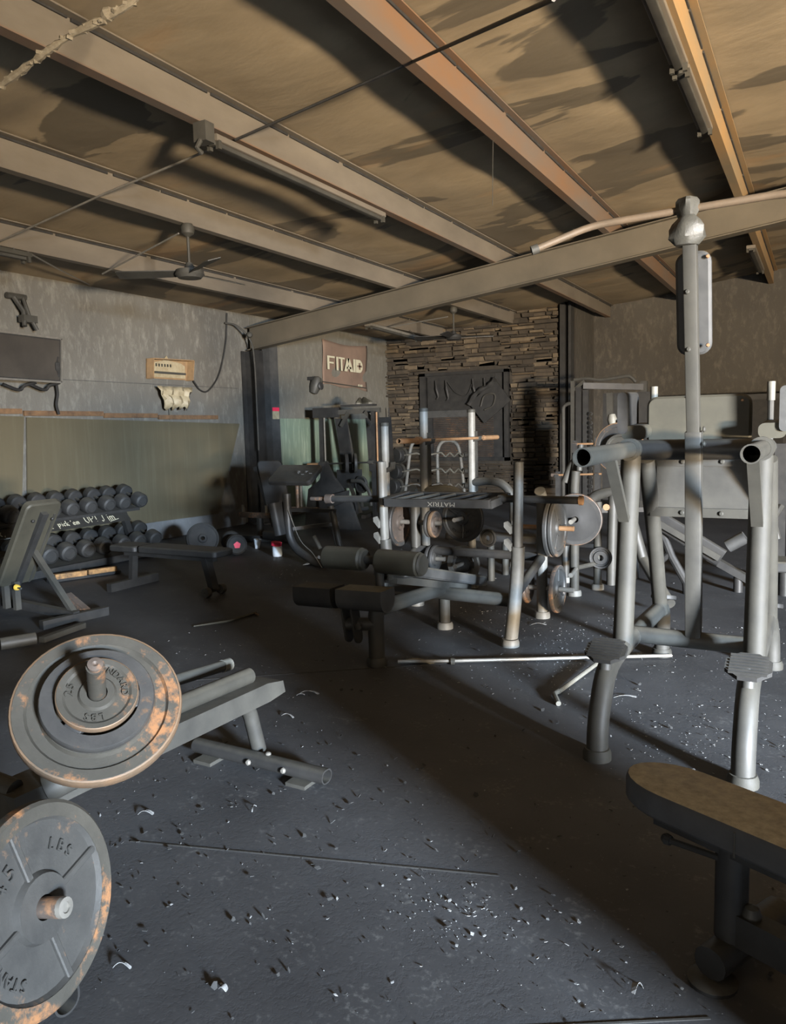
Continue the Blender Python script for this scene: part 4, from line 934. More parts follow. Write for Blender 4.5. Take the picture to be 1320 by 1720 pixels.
# lone pale post and squat stand between banner wall and decline bench
sp = thing('squat_stand', 'pale squat stand upright left of the copper barbell', 'stand', (-3.32, 5.9, 0))
tp('post', [(-3.33, 5.9, .03), (-3.33, 5.9, 1.53)], .036, 'frame_bright', sp, 14); MB().lathe([(.04, 0), (.04, .03), (0, .035)], (-3.33, 5.9, 1.52), (0, 0, 1), 14).build('post_cap', 'frame_pale', sp)
MB().beam((-3.33, 5.6, .03), (-3.33, 6.3, .03), .06, .06).build('base', 'frame_dark', sp)
MB().sweep([(0, 0), (.05, .03), (.055, .09), (.04, .09), (.035, .05), (0, .04)], (-3.30, 5.87, 1.12), (-3.30, 5.93, 1.12), (1, 0, 0), (0, 0, 1)).build('bar_hook', 'frame_grey', sp)
# bench beyond with a big dark disc
b3 = thing('plate_tree', 'plate storage post carrying the big dark disc right of the decline bench', 'plate rack', (-1.86, 6.62, 0))
tp('post', [(-1.86, 6.62, 0), (-1.86, 6.62, .95), (-1.84, 6.62, 1.25)], .040, 'frame_pale', b3, 14); foot_cup(b3, (-1.86, 6.62, 0), .054)
tp('post', [(-1.74, 6.95, 0), (-1.74, 6.95, .8)], .036, 'frame_pale', b3, 14); foot_cup(b3, (-1.74, 6.95, 0), .05)
MB().tube(bez([(-1.95, 6.65, 1.0), (-1.90, 6.64, 1.12), (-1.84, 6.62, 1.2)], 6), .035, 12).build('bent_arm', 'frame_grey', b3)
for zz in (.69, .24): tp('storage_horn', [(-1.86, 6.72, zz), (-1.80, 6.30, zz)], .020, 'bare_steel', b3, 12)
for zz in (.69, .24): tp('post_brace', [(-1.86, 6.62, zz), (-1.74, 6.95, zz)], .02, 'frame_grey', b3, 8)
tp('uplift_handle', [(-1.80, 6.60, 1.32), (-1.80, 6.55, 1.10)], .025, 'frame_grey', b3)
g4 = 'plates on the right storage post'
plate('big smooth dark disc with pale rim on the right storage post', (-1.815, 6.50, .69), (.12, -1, 0), .222, .055, 'vinyl_dark', 'iron', edge='iron_rusty', group=g4, dish=.002, hubr=.05)
plate('small plate low behind the right storage post', (-1.70, 6.90, .30), (.12, -1, 0), .10, .03, 'iron', group=g4)

# ------------------------------------------------------------------ dumbbell rack by the left wall
dr = thing('dumbbell_rack', 'two tier dumbbell rack against the left mirrors with chalked message', 'dumbbell rack', (-7.55, 5.8, 0))
for y in (4.15, 6.80):
    MB().beam((-7.42, y, 0), (-7.72, y, .76), .06, .08, up=(0, 1, 0)).build('end_frame', 'frame_dark', dr); MB().bx(-7.95, -7.25, y-.04, y+.04, 0, .04).build('foot', 'black_soot', dr)
MB().add([(-7.33, 4.0, .47), (-7.33, 6.66, .47), (-7.45, 6.66, .60), (-7.45, 4.0, .60), (-7.36, 4.0, .47), (-7.36, 6.66, .47), (-7.48, 6.66, .60), (-7.48, 4.0, .60)], [(0, 1, 2, 3), (7, 6, 5, 4), (0, 4, 5, 1), (1, 5, 6, 2), (2, 6, 7, 3), (3, 7, 4, 0)]).build('upper_front_panel', 'frame_dark', dr)
MB().add([(-7.38, 4.0, .60), (-7.38, 6.85, .60), (-7.86, 6.85, .70), (-7.86, 4.0, .70), (-7.38, 4.0, .57), (-7.38, 6.85, .57), (-7.86, 6.85, .67), (-7.86, 4.0, .67)], [(0, 1, 2, 3), (7, 6, 5, 4), (0, 4, 5, 1), (1, 5, 6, 2), (2, 6, 7, 3), (3, 7, 4, 0)]).build('upper_tray', 'black_soot', dr)
MB().add([(-7.18, 4.0, .085), (-7.18, 7.14, .085), (-7.76, 7.14, .19), (-7.76, 4.0, .19), (-7.18, 4.0, .04), (-7.18, 7.14, .04), (-7.76, 7.14, .15), (-7.76, 4.0, .15)], [(0, 1, 2, 3), (7, 6, 5, 4), (0, 4, 5, 1), (1, 5, 6, 2), (2, 6, 7, 3), (3, 7, 4, 0)]).build('lower_tray', 'frame_dark', dr)
MB().bx(-7.19, -7.16, 4.0, 6.75, .02, .10).build('lower_front_rail', 'black_soot', dr)
# chalked message: strokes written on the panel face
pu = V((0, 1, 0)); pv = (V((-.12, 0, .13))).normalized(); pn = pu.cross(pv)
STROKES = {'p': [[(0, .6), (0, -.4)], [(0, .5), (.3, .6), (.45, .35), (.25, .08), (0, .12)]], 'i': [[(.1, .55), (.1, 0)], [(.1, .78), (.12, .74)]],
           'c': [[(.42, .5), (.2, .58), (.02, .3), (.2, 0), (.42, .1)]], 'k': [[(0, 1), (0, 0)], [(.4, .6), (.03, .3), (.42, 0)]],
           'e': [[(.02, .3), (.42, .34), (.3, .58), (.08, .5), (.05, .12), (.3, 0), (.44, .12)]], 'm': [[(0, .55), (0, 0)], [(0, .42), (.16, .58), (.26, .42), (.26, 0)], [(.26, .42), (.42, .58), (.54, .42), (.54, 0)]],
           "'": [[(.05, 1), (.02, .8)]], 'U': [[(0, 1), (0, .25), (.22, 0), (.46, .22), (.48, 1)]], 'P': [[(0, 1), (.02, 0)], [(0, .98), (.4, .95), (.5, .7), (.3, .45), (.02, .45)]],
           '!': [[(.1, 1.05), (.06, .3)], [(.05, .06), (.06, 0)]], 'J': [[(0, .95), (.6, 1)], [(.35, .98), (.3, .2), (.12, 0), (0, .15)]], ' ': [], 't': [[(.15, .95), (.12, .1), (.3, 0)], [(0, .6), (.35, .62)]], ',': [[(.1, .05), (.03, -.2)]], '/': [[(.35, 1), (0, 0), (.3, .02)]]}
def chalk(txt, y0, size, off=0.0):
    y = y0; rr_ = random.Random(2)
    for ch in txt:
        wch = 0; m_ = MB()
        for st_ in STROKES[ch]:
            pts = [V((-7.33, 0, .47))+V((0, y+px_*size, 0))+pv*(.045+off+py_*size+rr_.uniform(-.002, .002))+pn*.004 for px_, py_ in st_]
            m_.tube(pts, .0046, 5); wch = max(wch, max(q[0] for q in st_))
        if m_.v: m_.build('chalk_letter', 'lettering_white', dr)
        y += (wch+.22)*size if ch != ' ' else .35*size
chalk("pick 'em", 5.66, .066); chalk("UP!", 6.03, .105); chalk("Jim", 6.25, .110, -.01); chalk("it,", 4.92, .075, -.02); chalk("/", 5.55, .10, -.01)
MB().tube([V((-7.33, 6.35, .47))+pv*.02+pn*.004, V((-7.33, 6.49, .47))+pv*.045+pn*.004], .0045, 5).build('chalk_underline', 'lettering_white', dr)
def dumbbell(front, rear, r, label, grp):
    f, b_ = V(front), V(rear); ax = (f-b_).normalized()
    t = thing('dumbbell', label, 'dumbbell', f.lerp(b_, .5)-V((0, 0, r)), grp)
    for p, s_ in ((f, 1), (b_, -1)):
        MB().lathe([(0, -.075), (r*.86, -.075), (r, -.06), (r, .035), (r*.86, .06), (r*.62, .07), (r*.58, .064), (0, .066)], p, ax*s_, 22).build('head', 'vinyl_dark', t)
    tp('handle', [f-ax*.07, b_+ax*.07], .017, 'frame_grey', t, 8)
    return t
ordn = ['first', 'second', 'third', 'fourth', 'fifth', 'sixth', 'seventh', 'eighth', 'ninth', 'tenth']
for i in range(10):
    y = 6.90-i*.252; rr = random.Random(i); j = rr.uniform(-.012, .012)
    dumbbell((-7.44, y+j, .690), (-7.78, y+.06+j, .785), .092+.006*(i > 6), ('round dumbbell on the top tier, %s from the right end of the rack' % ordn[i]) if i else 'round dumbbell overhanging the right end of the top tier', 'dumbbells on the top tier')
for i in range(9):
    y = 7.0-i*.256; rr = random.Random(40+i); j = rr.uniform(-.015, .015)
    dumbbell((-7.33, y+j, .205+.003*i), (-7.68, y+.08+j, .302), .098+.004*(i > 4), ('large round dumbbell on the bottom tier, %s from the right end' % ordn[i]) if i else 'large round dumbbell at the right end of the bottom tier', 'dumbbells on the bottom tier')
ld = thing('loose_dumbbell', 'loose black dumbbell with a red end badge lying past the rack', 'dumbbell', (-6.35, 7.35, 0))
q1, q2 = V((-6.25, 7.30, .13)), V((-6.55, 7.55, .13)); ax = (q1-q2).normalized()
for p, s_ in ((q1, 1), (q2, -1)): MB().lathe([(0, -.07), (.11, -.07), (.125, -.05), (.125, .04), (.10, .06), (0, .06)], p, ax*s_, 22).build('head', 'black_soot', ld)
tp('handle', [q1, q2], .018, 'frame_dark', ld, 8)
MB().lathe([(0, 0), (.045, 0), (.045, .004), (0, .005)], q1+ax*.06, ax, 5).build('red_badge', 'red_plastic', ld)
lp = thing('loose_plate', 'black rubber plate leaning by the loose red badged dumbbell', 'weight plate', (-6.7, 7.25, 0))
MB().lathe([(.026, .03), (.05, .03), (.06, .015), (.17, .015), (.19, .03), (.20, .025), (.20, -.025), (.19, -.03), (.026, -.03)], (-6.72, 7.22, .19), (.75, -.6, .35), 30, True).build('disc', 'black_soot', lp)
wp = thing('burnt_plank', 'charred orange wood plank on the floor before the dumbbell rack', 'plank', (-6.8, 5.5, 0))
MB().box((-6.85, 5.36, .055), (.07, .32, .06), Matrix.Rotation(math.radians(-20), 3, 'Z')).box((-6.73, 5.67, .06), (.06, .30, .05), Matrix.Rotation(math.radians(-20), 3, 'Z')).build('board', 'char_wood', wp)
MB().box((-6.80, 5.5, .02), (.09, .75, .025), Matrix.Rotation(math.radians(-20), 3, 'Z')).build('charred_underside', 'black_soot', wp)

# flat bench
fb = thing('flat_bench', 'dark flat bench with a wheeled foot standing before the dumbbell rack', 'bench', (-5.4, 5.35, 0))
slab('bench_pad', (-5.22, 5.36, .405), (1, 0, 0), (0, 1, 0), .98, .27, .065, .04, 'vinyl_dark', fb); slab('seat_pad', (-5.92, 5.36, .40), (1, 0, 0), (0, 1, 0), .36, .27, .06, .04, 'vinyl_dark', fb)
MB().beam((-6.0, 5.36, .345), (-4.85, 5.36, .345), .06, .05).build('frame_rail', 'frame_dark', fb)
MB().beam((-5.92, 5.38, .34), (-5.95, 5.38, .06), .05, .07, up=(0, 1, 0)).build('leg', 'frame_dark', fb); MB().beam((-5.95, 5.08, .04), (-5.96, 5.70, .04), .06, .08).build('cross_foot', 'frame_dark', fb)
MB().beam((-4.96, 5.36, .34), (-4.88, 5.36, .06), .06, .08, up=(0, 1, 0)).build('leg', 'frame_dark', fb)
for y in (5.26, 5.46): MB().lathe([(.012, -.025), (.045, -.025), (.048, -.015), (.048, .015), (.045, .025), (.012, .025)], (-4.88, y, .048), (0, 1, 0), 18, True).build('wheel', 'frame_grey', fb)
tp('axle', [(-4.88, 5.24, .048), (-4.88, 5.48, .048)], .014, 'frame_pale', fb, 8)
# incline bench at the left edge
ib = thing('incline_bench', 'olive incline bench seen from behind at the left edge', 'bench', (-5.9, 4.1, 0))
bdir = V((.45, 0, .69)).normalized(); bnrm = V((.69, 0, -.45)).normalized()
slab('back_rest', V((-5.73, 4.10, .63)), (0, 1, 0), bdir, .33, .84, .07, .05, 'pad_olive', ib)
MB().beam(V((-5.98, 4.10, .30))+bnrm*.06, V((-5.55, 4.10, .92))+bnrm*.06, .055, .05, up=bnrm).build('backrest_rail', 'vinyl_dark', ib)
MB().beam(V((-5.98, 4.22, .30))+bnrm*.05, V((-5.58, 4.22, .90))+bnrm*.05, .02, .03, up=bnrm).build('side_rail', 'frame_grey', ib)
for s_ in (-1, 1): bolt(ib, V((-5.56, 4.10+s_*.09, .85))+bnrm*.038, bnrm, .014, 'frame_dark')
MB().beam((-5.76, 4.16, .56), (-5.30, 4.16, .06), .035, .05, up=(0, 1, 0)).build('support_strut', 'frame_grey', ib)
MB().beam((-5.55, 4.30, .16), (-5.28, 4.30, .02), .05, .06, up=(0, 1, 0)).build('rear_foot', 'iron_rusty', ib)
MB().beam((-6.6, 4.12, .12), (-5.25, 4.14, .05), .06, .07).build('base_spine', 'frame_dark', ib)
MB().beam((-5.30, 3.85, .035), (-5.22, 4.42, .035), .06, .07).build('cross_foot', 'frame_dark', ib)
for x in (-6.02, -5.88): MB().beam((x, 4.06, .30), (x, 4.06, .06), .04, .05, up=(0, 1, 0)).build('seat_post', 'frame_grey', ib)
slab('seat_pad', (-6.25, 4.1, .36), (1, 0, .05), (0, 1, 0), .42, .30, .07, .05, 'pad_olive', ib)
tp('spring_pin', [(-5.80, 4.0, .27), (-5.70, 3.98, .27)], .008, 'frame_grey', ib, 8); MB().lathe([(.006, 0), (.022, .02), (.026, .05), (0, .055)], (-5.74, 4.0, .27), (-1, 0, 0), 12).build('yellow_knob', 'yellow_plastic', ib)
# dark tubing low behind the big plates
lm = thing('floor_tube', 'short round grey tube lying under the incline bench', 'tube', (-4.2, 3.2, 0))
tp('pipe', [at(0, 1082, Z=.05), at(60, 1072, Z=.05)], .045, 'frame_grey', lm, 14); MB().beam(at(70, 1075, Z=.03), at(140, 1050, Z=.03), .05, .04).build('flat_bar', 'frame_grey', lm)

# ------------------------------------------------------------------ preacher curl bench and neighbours
pr = thing('preacher_bench', 'black preacher curl bench with sloping arm pad and bent tube leg', 'bench', (-5.1, 7.1, 0))
A, B, C_ = at(459, 785, Y=7.12), at(528, 784, Y=7.12), at(527, 812, Y=6.85)
slab('arm_pad', (A+C_)/2+V((.03, 0, 0)), (1, 0, 0), (0, -.30, -.19), .58, .33, .06, .05, 'vinyl_dark', pr)
ch_ = MB()
for k in range(7):
    p = (A+C_)/2+V((.12+.03*k-.02*(k % 3), -.05-.02*(k % 4), .035-.01*(k % 4)+.012)); ch_.box(p, (.03, .008, .004), Matrix.Rotation(k*1.1, 3, 'Z'))
ch_.build('ash_flakes', 'mat_flake', pr, kind='stuff')
tp('pad_post', [(-5.12, 7.05, .95), (-5.12, 7.05, .62)], .022, 'iron_rusty', pr, 10); tp('pad_post', [(-5.09, 7.08, .95), (-5.09, 7.08, .62)], .014, 'bare_steel', pr, 8)
MB().beam((-5.2, 7.06, .63), (-4.85, 7.06, .63), .05, .04).build('pad_bracket', 'iron_rusty', pr)
MB().tube(fillet([(-5.23, 7.0, .80), (-5.22, 7.0, .22), (-4.86, 6.98, .045), (-4.70, 6.96, .04)], .22, 7), .046, 14).build('bent_leg', 'frame_dark', pr)
pad('chest_pad', (-5.35, 7.0, .70), (-5.28, 7.0, .34), .10, .30, 'vinyl_dark', pr, up=(0, 1, 0), rnd=.04)
tp('rear_leg', [(-4.98, 7.5, .62), (-4.88, 7.5, .10), (-4.80, 7.5, 0)], .04, 'frame_grey', pr, 12)
tp('rear_leg', [(-4.66, 7.05, .62), (-4.62, 7.1, .25), (-4.50, 7.1, 0)], .035, 'frame_grey', pr, 12)
MB().beam((-5.22, 7.0, .62), (-4.62, 7.05, .62), .04, .04).build('cross_bar', 'frame_dark', pr)
MB().beam((-5.22, 7.02, .40), (-4.88, 7.5, .42), .04, .04).build('seat_rail', 'frame_dark', pr)
tp('wire_tie', bez([(-5.18, 6.95, .62), (-5.02, 6.93, .30), (-4.85, 6.92, .16), (-4.72, 6.9, .01)], 5), .004, 'bare_steel', pr, 5)
tp('wood_grip', [(-4.88, 7.0, .34), (-4.80, 7.0, .20)], .022, 'grip_white', pr, 10)
le = thing('leg_machine', 'black seated machine with tall slanted backrest by the column', 'exercise machine', (-6.7, 8.5, 0))
slab('back_rest', (-6.55, 8.5, .72), (.75, .5, 0), (-.18, 0, .9), .34, .78, .08, .06, 'vinyl_dark', le)
MB().beam((-6.80, 8.42, 1.02), (-6.52, 8.42, .20), .05, .06, up=(0, 1, 0)).build('frame_rail', 'frame_dark', le)
MB().beam((-7.05, 8.35, .36), (-6.55, 8.35, .36), .07, .07).build('seat_bar', 'iron_rusty', le)
for x in (-6.98, -6.58): tp('pin', [(x, 8.33, .40), (x, 8.33, .50)], .018, 'grip_white', le, 8)
tp('seat_post', [(-6.75, 8.4, .34), (-6.75, 8.4, 0)], .05, 'frame_grey', le)
MB().beam((-7.1, 8.2, .05), (-6.2, 8.4, .05), .10, .08).build('base', 'frame_dark', le); MB().beam((-6.5, 8.2, .12), (-5.9, 7.9, .15), .10, .12, rnd=.04).build('seat_pad', 'vinyl_dark', le)
sup = thing('leaning_panel', 'burnt black slab leaning on the green mirror behind the preacher bench', 'panel', (-6.5, 9.6, 0))
MB().sweep([(-.45, 0), (.55, 0), (.40, .40), (.25, .62), (.10, .80), (-.02, 1.02), (-.15, .74), (-.36, .60)], (-6.55, 9.8, 0), (-6.55, 9.86, 0), (1, 0, 0), (0, 0, 1)).build('slab', 'black_soot', sup)
MB().sweep([(-.2, .25), (.3, .45), (.32, .60), (.1, .55), (-.2, .48)], (-6.45, 9.7, 0), (-6.45, 9.76, 0), (1, 0, 0), (0, 0, 1)).build('torn_cover', 'vinyl_dark', sup)
jr = thing('plastic_jar', 'clear plastic jar with a red lid on the floor by the preacher bench', 'jar', at(466, 934, Z=0))
jl = WLOC[jr.name_full]
MB().lathe([(0, 0), (.055, 0), (.06, .02), (.06, .11), (.045, .13), (0, .13)], jl, (0, 0, 1), 18).build('body', 'pale_plastic', jr); MB().lathe([(0, 0), (.064, 0), (.064, .04), (0, .045)], jl+V((-.012, 0, .13)), (.15, 0, 1), 18).build('lid', 'red_plastic', jr)
cu_ = at(432, 921, Z=0); tag(MB().lathe([(.03, 0), (.05, .12), (.045, .12), (.027, .01), (0, .01)], cu_, (.1, 0, 1), 16).build('white_cup', 'pale_plastic'), 'pale tapered cup standing left of the red lidded jar', 'cup')
pp = at(525, 948, Z=.0); tag(MB().add([pp+V(p) for p in ((-.06, -.1, .01), (.12, -.12, .05), (.16, .06, .02), (.02, .1, .09), (-.08, .05, .02), (-.06, -.1, .004), (.12, -.12, .044), (.16, .06, .014), (.02, .1, .084), (-.08, .05, .014))], [(0, 1, 2, 3, 4), (9, 8, 7, 6, 5)]+[(i, 5+i, 5+(i+1) % 5, (i+1) % 5) for i in range(5)]).build('crumpled_paper', 'pale_plastic', smooth=0), 'crumpled pale paper scrap behind the foam rollers', 'paper')

# ------------------------------------------------------------------ smith machine with shoes on top
sm_ = thing('smith_machine', 'dark smith machine with loaded bar before the green mirror', 'exercise machine', (-7.1, 11.5, 0))
for x, y in ((-7.72, 11.4), (-6.66, 11.4)):
    MB().beam((x, y, 0), (x+.02, y, 1.80), .06, .08, up=(0, 1, 0)).build('front_upright', 'frame_dark', sm_); tp('guide_rod', [(x+.09, y-.02, .08), (x+.09, y-.02, 1.78)], .016, 'bare_steel' if x < -7 else 'copper', sm_, 8)
    MB().beam((x+(.25 if x < -7 else -.35), y+.9, 0), (x+(.12 if x < -7 else -.25), y+.55, 1.85), .07, .08, up=(0, 1, 0)).build('rear_upright', 'frame_grey', sm_)
    MB().beam((x-.05, y-.3, .03), (x+(.3 if x < -7 else -.35), y+1.0, .03), .08, .06).build('base_rail', 'black_soot', sm_)
MB().box((-7.60, 11.4, 1.80), (.42, .22, .17)).build('counterweight_box', 'frame_dark', sm_)
MB().beam((-7.5, 11.5, 1.80), (-6.62, 11.6, 1.82), .08, .08).build('top_beam', 'frame_grey', sm_)
MB().beam((-7.28, 11.45, 1.91), (-6.70, 11.55, 1.91), .22, .03).build('top_shelf', 'frame_dark', sm_)
MB().beam((-7.36, 11.5, 1.56), (-7.20, 11.5, 1.80), .05, .05).build('corner_brace', 'frame_grey', sm_); MB().beam((-6.64, 11.5, 1.56), (-6.86, 11.5, 1.80), .05, .05).build('corner_brace', 'frame_grey', sm_)
MB().sweep([(-7.52, 1.70), (-7.40, .80), (-7.18, .80), (-7.30, 1.68)], (0, 11.55, 0), (0, 11.60, 0), (1, 0, 0), (0, 0, 1)).build('slanted_panel', 'frame_dark', sm_)
MB().sweep([(-7.10, 1.70), (-7.05, .75), (-6.55, .75), (-6.60, 1.70)], (0, 11.9, 0), (0, 11.94, 0), (1, 0, 0), (0, 0, 1)).build('weight_shroud', 'vinyl_dark', sm_)
MB().beam((-7.30, 11.5, .75), (-6.95, 11.4, .05), .05, .06, up=(0, 1, 0)).build('front_brace', 'frame_grey', sm_)
MB().bx(-7.45, -7.08, 11.45, 11.7, .48, .80).build('safety_box', 'vinyl_dark', sm_)
MB().tube(bez([(-7.05, 11.3, .62), (-6.85, 11.3, .60), (-6.70, 11.3, .42), (-6.68, 11.3, .2)], 5), .035, 10).build('curved_guard', 'frame_grey', sm_)
sb_ = thing('smith_bar', 'barbell of the smith machine with a copper sleeve at the left end', 'barbell', (-7.2, 11.36, .9))
tp('shaft', [(-8.0, 11.33, .90), (-6.3, 11.30, .95)], .014, 'frame_dark', sb_, 8); tp('left_sleeve', [(-7.98, 11.33, .90), (-7.70, 11.33, .905)], .026, 'copper', sb_, 10); tp('collar', [(-7.72, 11.33, .90), (-7.55, 11.33, .91)], .05, 'black_soot', sb_, 10)
tp('right_knob', [(-6.72, 11.31, .94), (-6.62, 11.31, .94)], .03, 'frame_grey', sb_, 8)
gS = 'plates on the smith machine'
plate('front black plate on the smith machine bar', (-7.16, 11.32, .92), (-.8, -.6, 0), .165, .06, 'black_soot', group=gS); plate('grey rimmed plate behind the black one on the smith machine bar', (-6.98, 11.315, .925), (-.8, -.6, 0), .17, .05, 'vinyl', 'frame_grey', group=gS)
plate('lower ring plate hung on the smith machine frame', (-6.92, 11.40, .55), (-.3, -1, 0), .15, .05, 'black_soot', 'frame_grey', group=gS)
plate('big black plate standing on the floor under the smith machine', (-6.86, 10.9, .20), (-.3, -1, 0), .20, .06, 'black_soot', 'black_soot', group=gS)
def shoe(p, ang, label):
    R_ = Matrix.Rotation(ang, 3, 'Z'); t = thing('shoe', label, 'shoe', p, 'shoes on top of the smith machine'); p = V(p)
    b = MB(); rows = [(-.13, .035, .10), (-.10, .042, .115), (-.04, .043, .105), (.02, .045, .075), (.08, .048, .055), (.13, .038, .04), (.15, .015, .025)]; k = 7
    for x, w, h in rows:
        for j in range(k):
            a = PI*j/(k-1); b.v.append(p+R_ @ V((x, w*math.cos(a), .018+h*math.sin(a)*.95)))
    for i in range(len(rows)-1):
        for j in range(k-1): b.f.append((i*k+j, i*k+j+1, (i+1)*k+j+1, (i+1)*k+j))
    b.f += [tuple(range(k)), tuple((len(rows)-1)*k+j for j in reversed(range(k)))]
    b.build('upper', 'pad_olive', t)
    s = MB(); out = [(x, w) for x, w, h in rows]+[(x, -w) for x, w, h in reversed(rows)]
    s.sweep(out, p, p+V((0, 0, .022)), R_ @ V((1, 0, 0)), R_ @ V((0, 1, 0))).build('sole', 'grip_white', t)
shoe((-6.98, 11.50, 1.925), -1.2, 'left of two burnt trainers on the smith machine shelf'); shoe((-6.84, 11.52, 1.925), -.5, 'right of two burnt trainers on the smith machine shelf')
wk = thing('wall_hook_bar', 'thin rusty bar hanging at the corner of the stone wall', 'bar', at(652, 740, X=-7.9))
MB().tube([at(653, 685, Y=14.5), at(654, 720, Y=14.5), at(650, 726, Y=14.5), at(647, 735, Y=14.5)], .012, 8).build('bent_bar', 'frame_dark', wk); tp('rusty_bar', [at(650, 722, Y=14.5), at(653, 742, Y=14.5)], .02, 'copper', wk, 8)

# ------------------------------------------------------------------ fixed barbell rack
EY = 13.0
er = thing('barbell_rack', 'arched rack of curl bars standing before the shuttered window', 'barbell rack', (-5.9, EY, 0))
def P(px, py, dy=0): return at(px, py, Y=EY+dy)
MB().tube(bez([P(738, 850), P(735, 790), P(735, 758), P(742, 743), P(755, 740), P(766, 745), P(772, 760), P(777, 800), P(782, 850)], 6), .032, 12).build('arch_frame', 'frame_bright', er)
MB().tube(bez([P(676, 850), P(682, 815), P(686, 780), P(690, 752), P(697, 741), P(708, 742)], 6), .032, 12).build('arch_frame', 'frame_bright', er)
tp('base_rail', [V((P(676, 850).x, EY, .04)), V((P(782, 850).x, EY, .04))], .04, 'frame_dark', er)
for px in (676, 782, 738): tp('leg', [P(px, 850), V((P(px, 850).x, EY, 0))], .032, 'frame_grey', er)
for k, py in enumerate((763, 790, 815)):
    cbk = thing('curl_bar', 'zigzag curl bar with round black heads, %s on the arched rack' % ('highest', 'middle', 'lowest')[k], 'barbell', P(710, py, -.1), 'curl bars on the arched rack')
    pts = [P(672, py+3, -.12), P(700, py-2, -.12), P(712, py+3, -.12), P(736, py-2, -.12)]
    for i in range(6): pts.append(P(741+i*7.2, py+(4.5 if i % 2 else -3), -.12))
    pts += [P(779, py-1, -.12)]
    MB().tube(fillet(pts, .02, 2), .016, 8).build('bar', 'grip_white' if k < 2 else 'bare_steel', cbk)
    for pxh in (669-k*3.5,):
        c_ = P(pxh, py+2, -.12); MB().lathe([(0, -.07), (.12, -.07), (.135, -.05), (.135, .06), (.12, .075), (0, .08)], c_, (-.25, -.97, 0), 22).build('head', 'vinyl_dark', cbk)
        MB().lathe([(.137, -.06), (.152, -.06), (.152, .0), (.137, .0)], c_+V((.03, .02, 0)), (-.25, -.97, 0), 22, True).build('head_collar', 'frame_grey', cbk)
    c_ = P(783, py+1, -.12); MB().lathe([(0, -.02), (.05, -.02), (.05, .04), (0, .05)], c_, (1, .2, 0), 14).build('end_cap', 'frame_grey', cbk)

# ------------------------------------------------------------------ far right machines
cm = thing('cable_machine', 'tall grey cable machine frame before the far wall', 'exercise machine', (-3.1, 12.8, 0))
def Q(px, py, dy=0): return at(px, py, Y=12.8+dy)
def down(p): return V((p.x, p.y, 0))
MB().tube(fillet([down(Q(946, 690)), Q(946, 683), Q(953, 678), Q(962, 678)], .06, 4), .03, 10).build('bent_upright', 'frame_grey', cm)
for px, py, mt in ((962, 640, 'frame_grey'), (972, 650, 'frame_dark'), (984, 655, 'vinyl_dark')):
    p = Q(px, py); MB().beam(down(p), p, .06 if px == 962 else .09, .06, up=(0, 1, 0)).build('upright', mt, cm)
p = Q(1082, 640, .6); MB().beam(down(p), p, .10, .08, up=(0, 1, 0)).build('rear_upright', 'frame_grey', cm)
MB().tube(bez([Q(964, 638), Q(985, 636), Q(1010, 638), Q(1050, 632), Q(1060, 634), Q(1068, 642)], 6), .028, 10).build('lat_bar', 'frame_grey', cm)
MB().beam(Q(964, 655), Q(982, 640), .04, .05).build('corner_brace', 'frame_pale', cm); MB().beam(Q(978, 648), Q(1080, 650, .6), .08, .10).build('top_beam', 'frame_dark', cm)
lk = MB(); p0, p1 = Q(992, 695, -.1), Q(993, 870, -.1)
for i in range(24):
    c_ = p0.lerp(p1, i/23); lk.lathe([(.020, -.012), (.035, 0), (.020, .012)], c_, (1, 0, 0) if i % 2 else (0, 1, 0), 7, True)
lk.build('chain', 'black_soot', cm)
MB().bx(Q(955, 700).x, Q(985, 700).x, 12.95, 13.2, .3, 1.5).build('weight_stack', 'vinyl_dark', cm)
MB().bx(Q(1000, 655).x, Q(1085, 655).x, 13.3, 13.36, .2, 2.0).build('back_shroud', 'vinyl_dark', cm)
MB().beam(Q(1025, 700), Q(1024, 660), .10, .06, up=(0, 1, 0)).build('pulley_arm', 'frame_grey', cm)
MB().beam(down(Q(946, 690))+V((0, 0, .04)), down(p)+V((0, 0, .04)), .1, .08).build('base_rail', 'frame_dark', cm)
ro = thing('storage_rods', 'rusty thin bar across the far machines left of the tower', 'barbell', at(970, 798, Y=9.2))
tp('bar', [at(934, 798, Y=9.2), at(1010, 796, Y=9.2)], .012, 'copper', ro, 8); tp('end_sleeve', [at(926, 798, Y=9.2), at(936, 798, Y=9.2)], .022, 'iron_rusty', ro, 8)
ro2 = thing('storage_rods', 'short rusty bar higher up beside the hanging chain', 'barbell', at(985, 746, Y=9.2))
tp('bar', [at(968, 746, Y=9.2), at(1006, 745, Y=9.2)], .012, 'copper', ro2, 8); tp('end_sleeve', [at(962, 746, Y=9.2), at(970, 746, Y=9.2)], .02, 'iron_rusty', ro2, 8)
ps = thing('bar_stand', 'dark stand holding the rusty thin bars behind the plate loaded press', 'stand', (-1.9, 9.3, 0))
for px in (1004,): MB().beam(down(at(px, 745, Y=9.3)), at(px, 735, Y=9.3), .06, .06, up=(0, 1, 0)).build('upright', 'black_soot', ps)
for px in (937, 966): MB().beam(down(at(px, 790, Y=9.3)), at(px, 740 if px > 950 else 792, Y=9.3), .05, .05, up=(0, 1, 0)).build('upright', 'black_soot', ps)
for px, py in ((937, 798), (1004, 796), (966, 746), (1004, 745)): MB().box(at(px, py+1, Y=9.24), (.05, .14, .035)).build('bar_bracket', 'black_soot', ps)
MB().beam(down(at(934, 790, Y=9.3))+V((0, 0, .03)), down(at(1006, 745, Y=9.3))+V((0, 0, .03)), .08, .05).build('base', 'black_soot', ps)
lp_ = thing('plate_loaded_press', 'dark plate loaded press machine behind the dip tower', 'exercise machine', (-1.4, 7.5, 0))
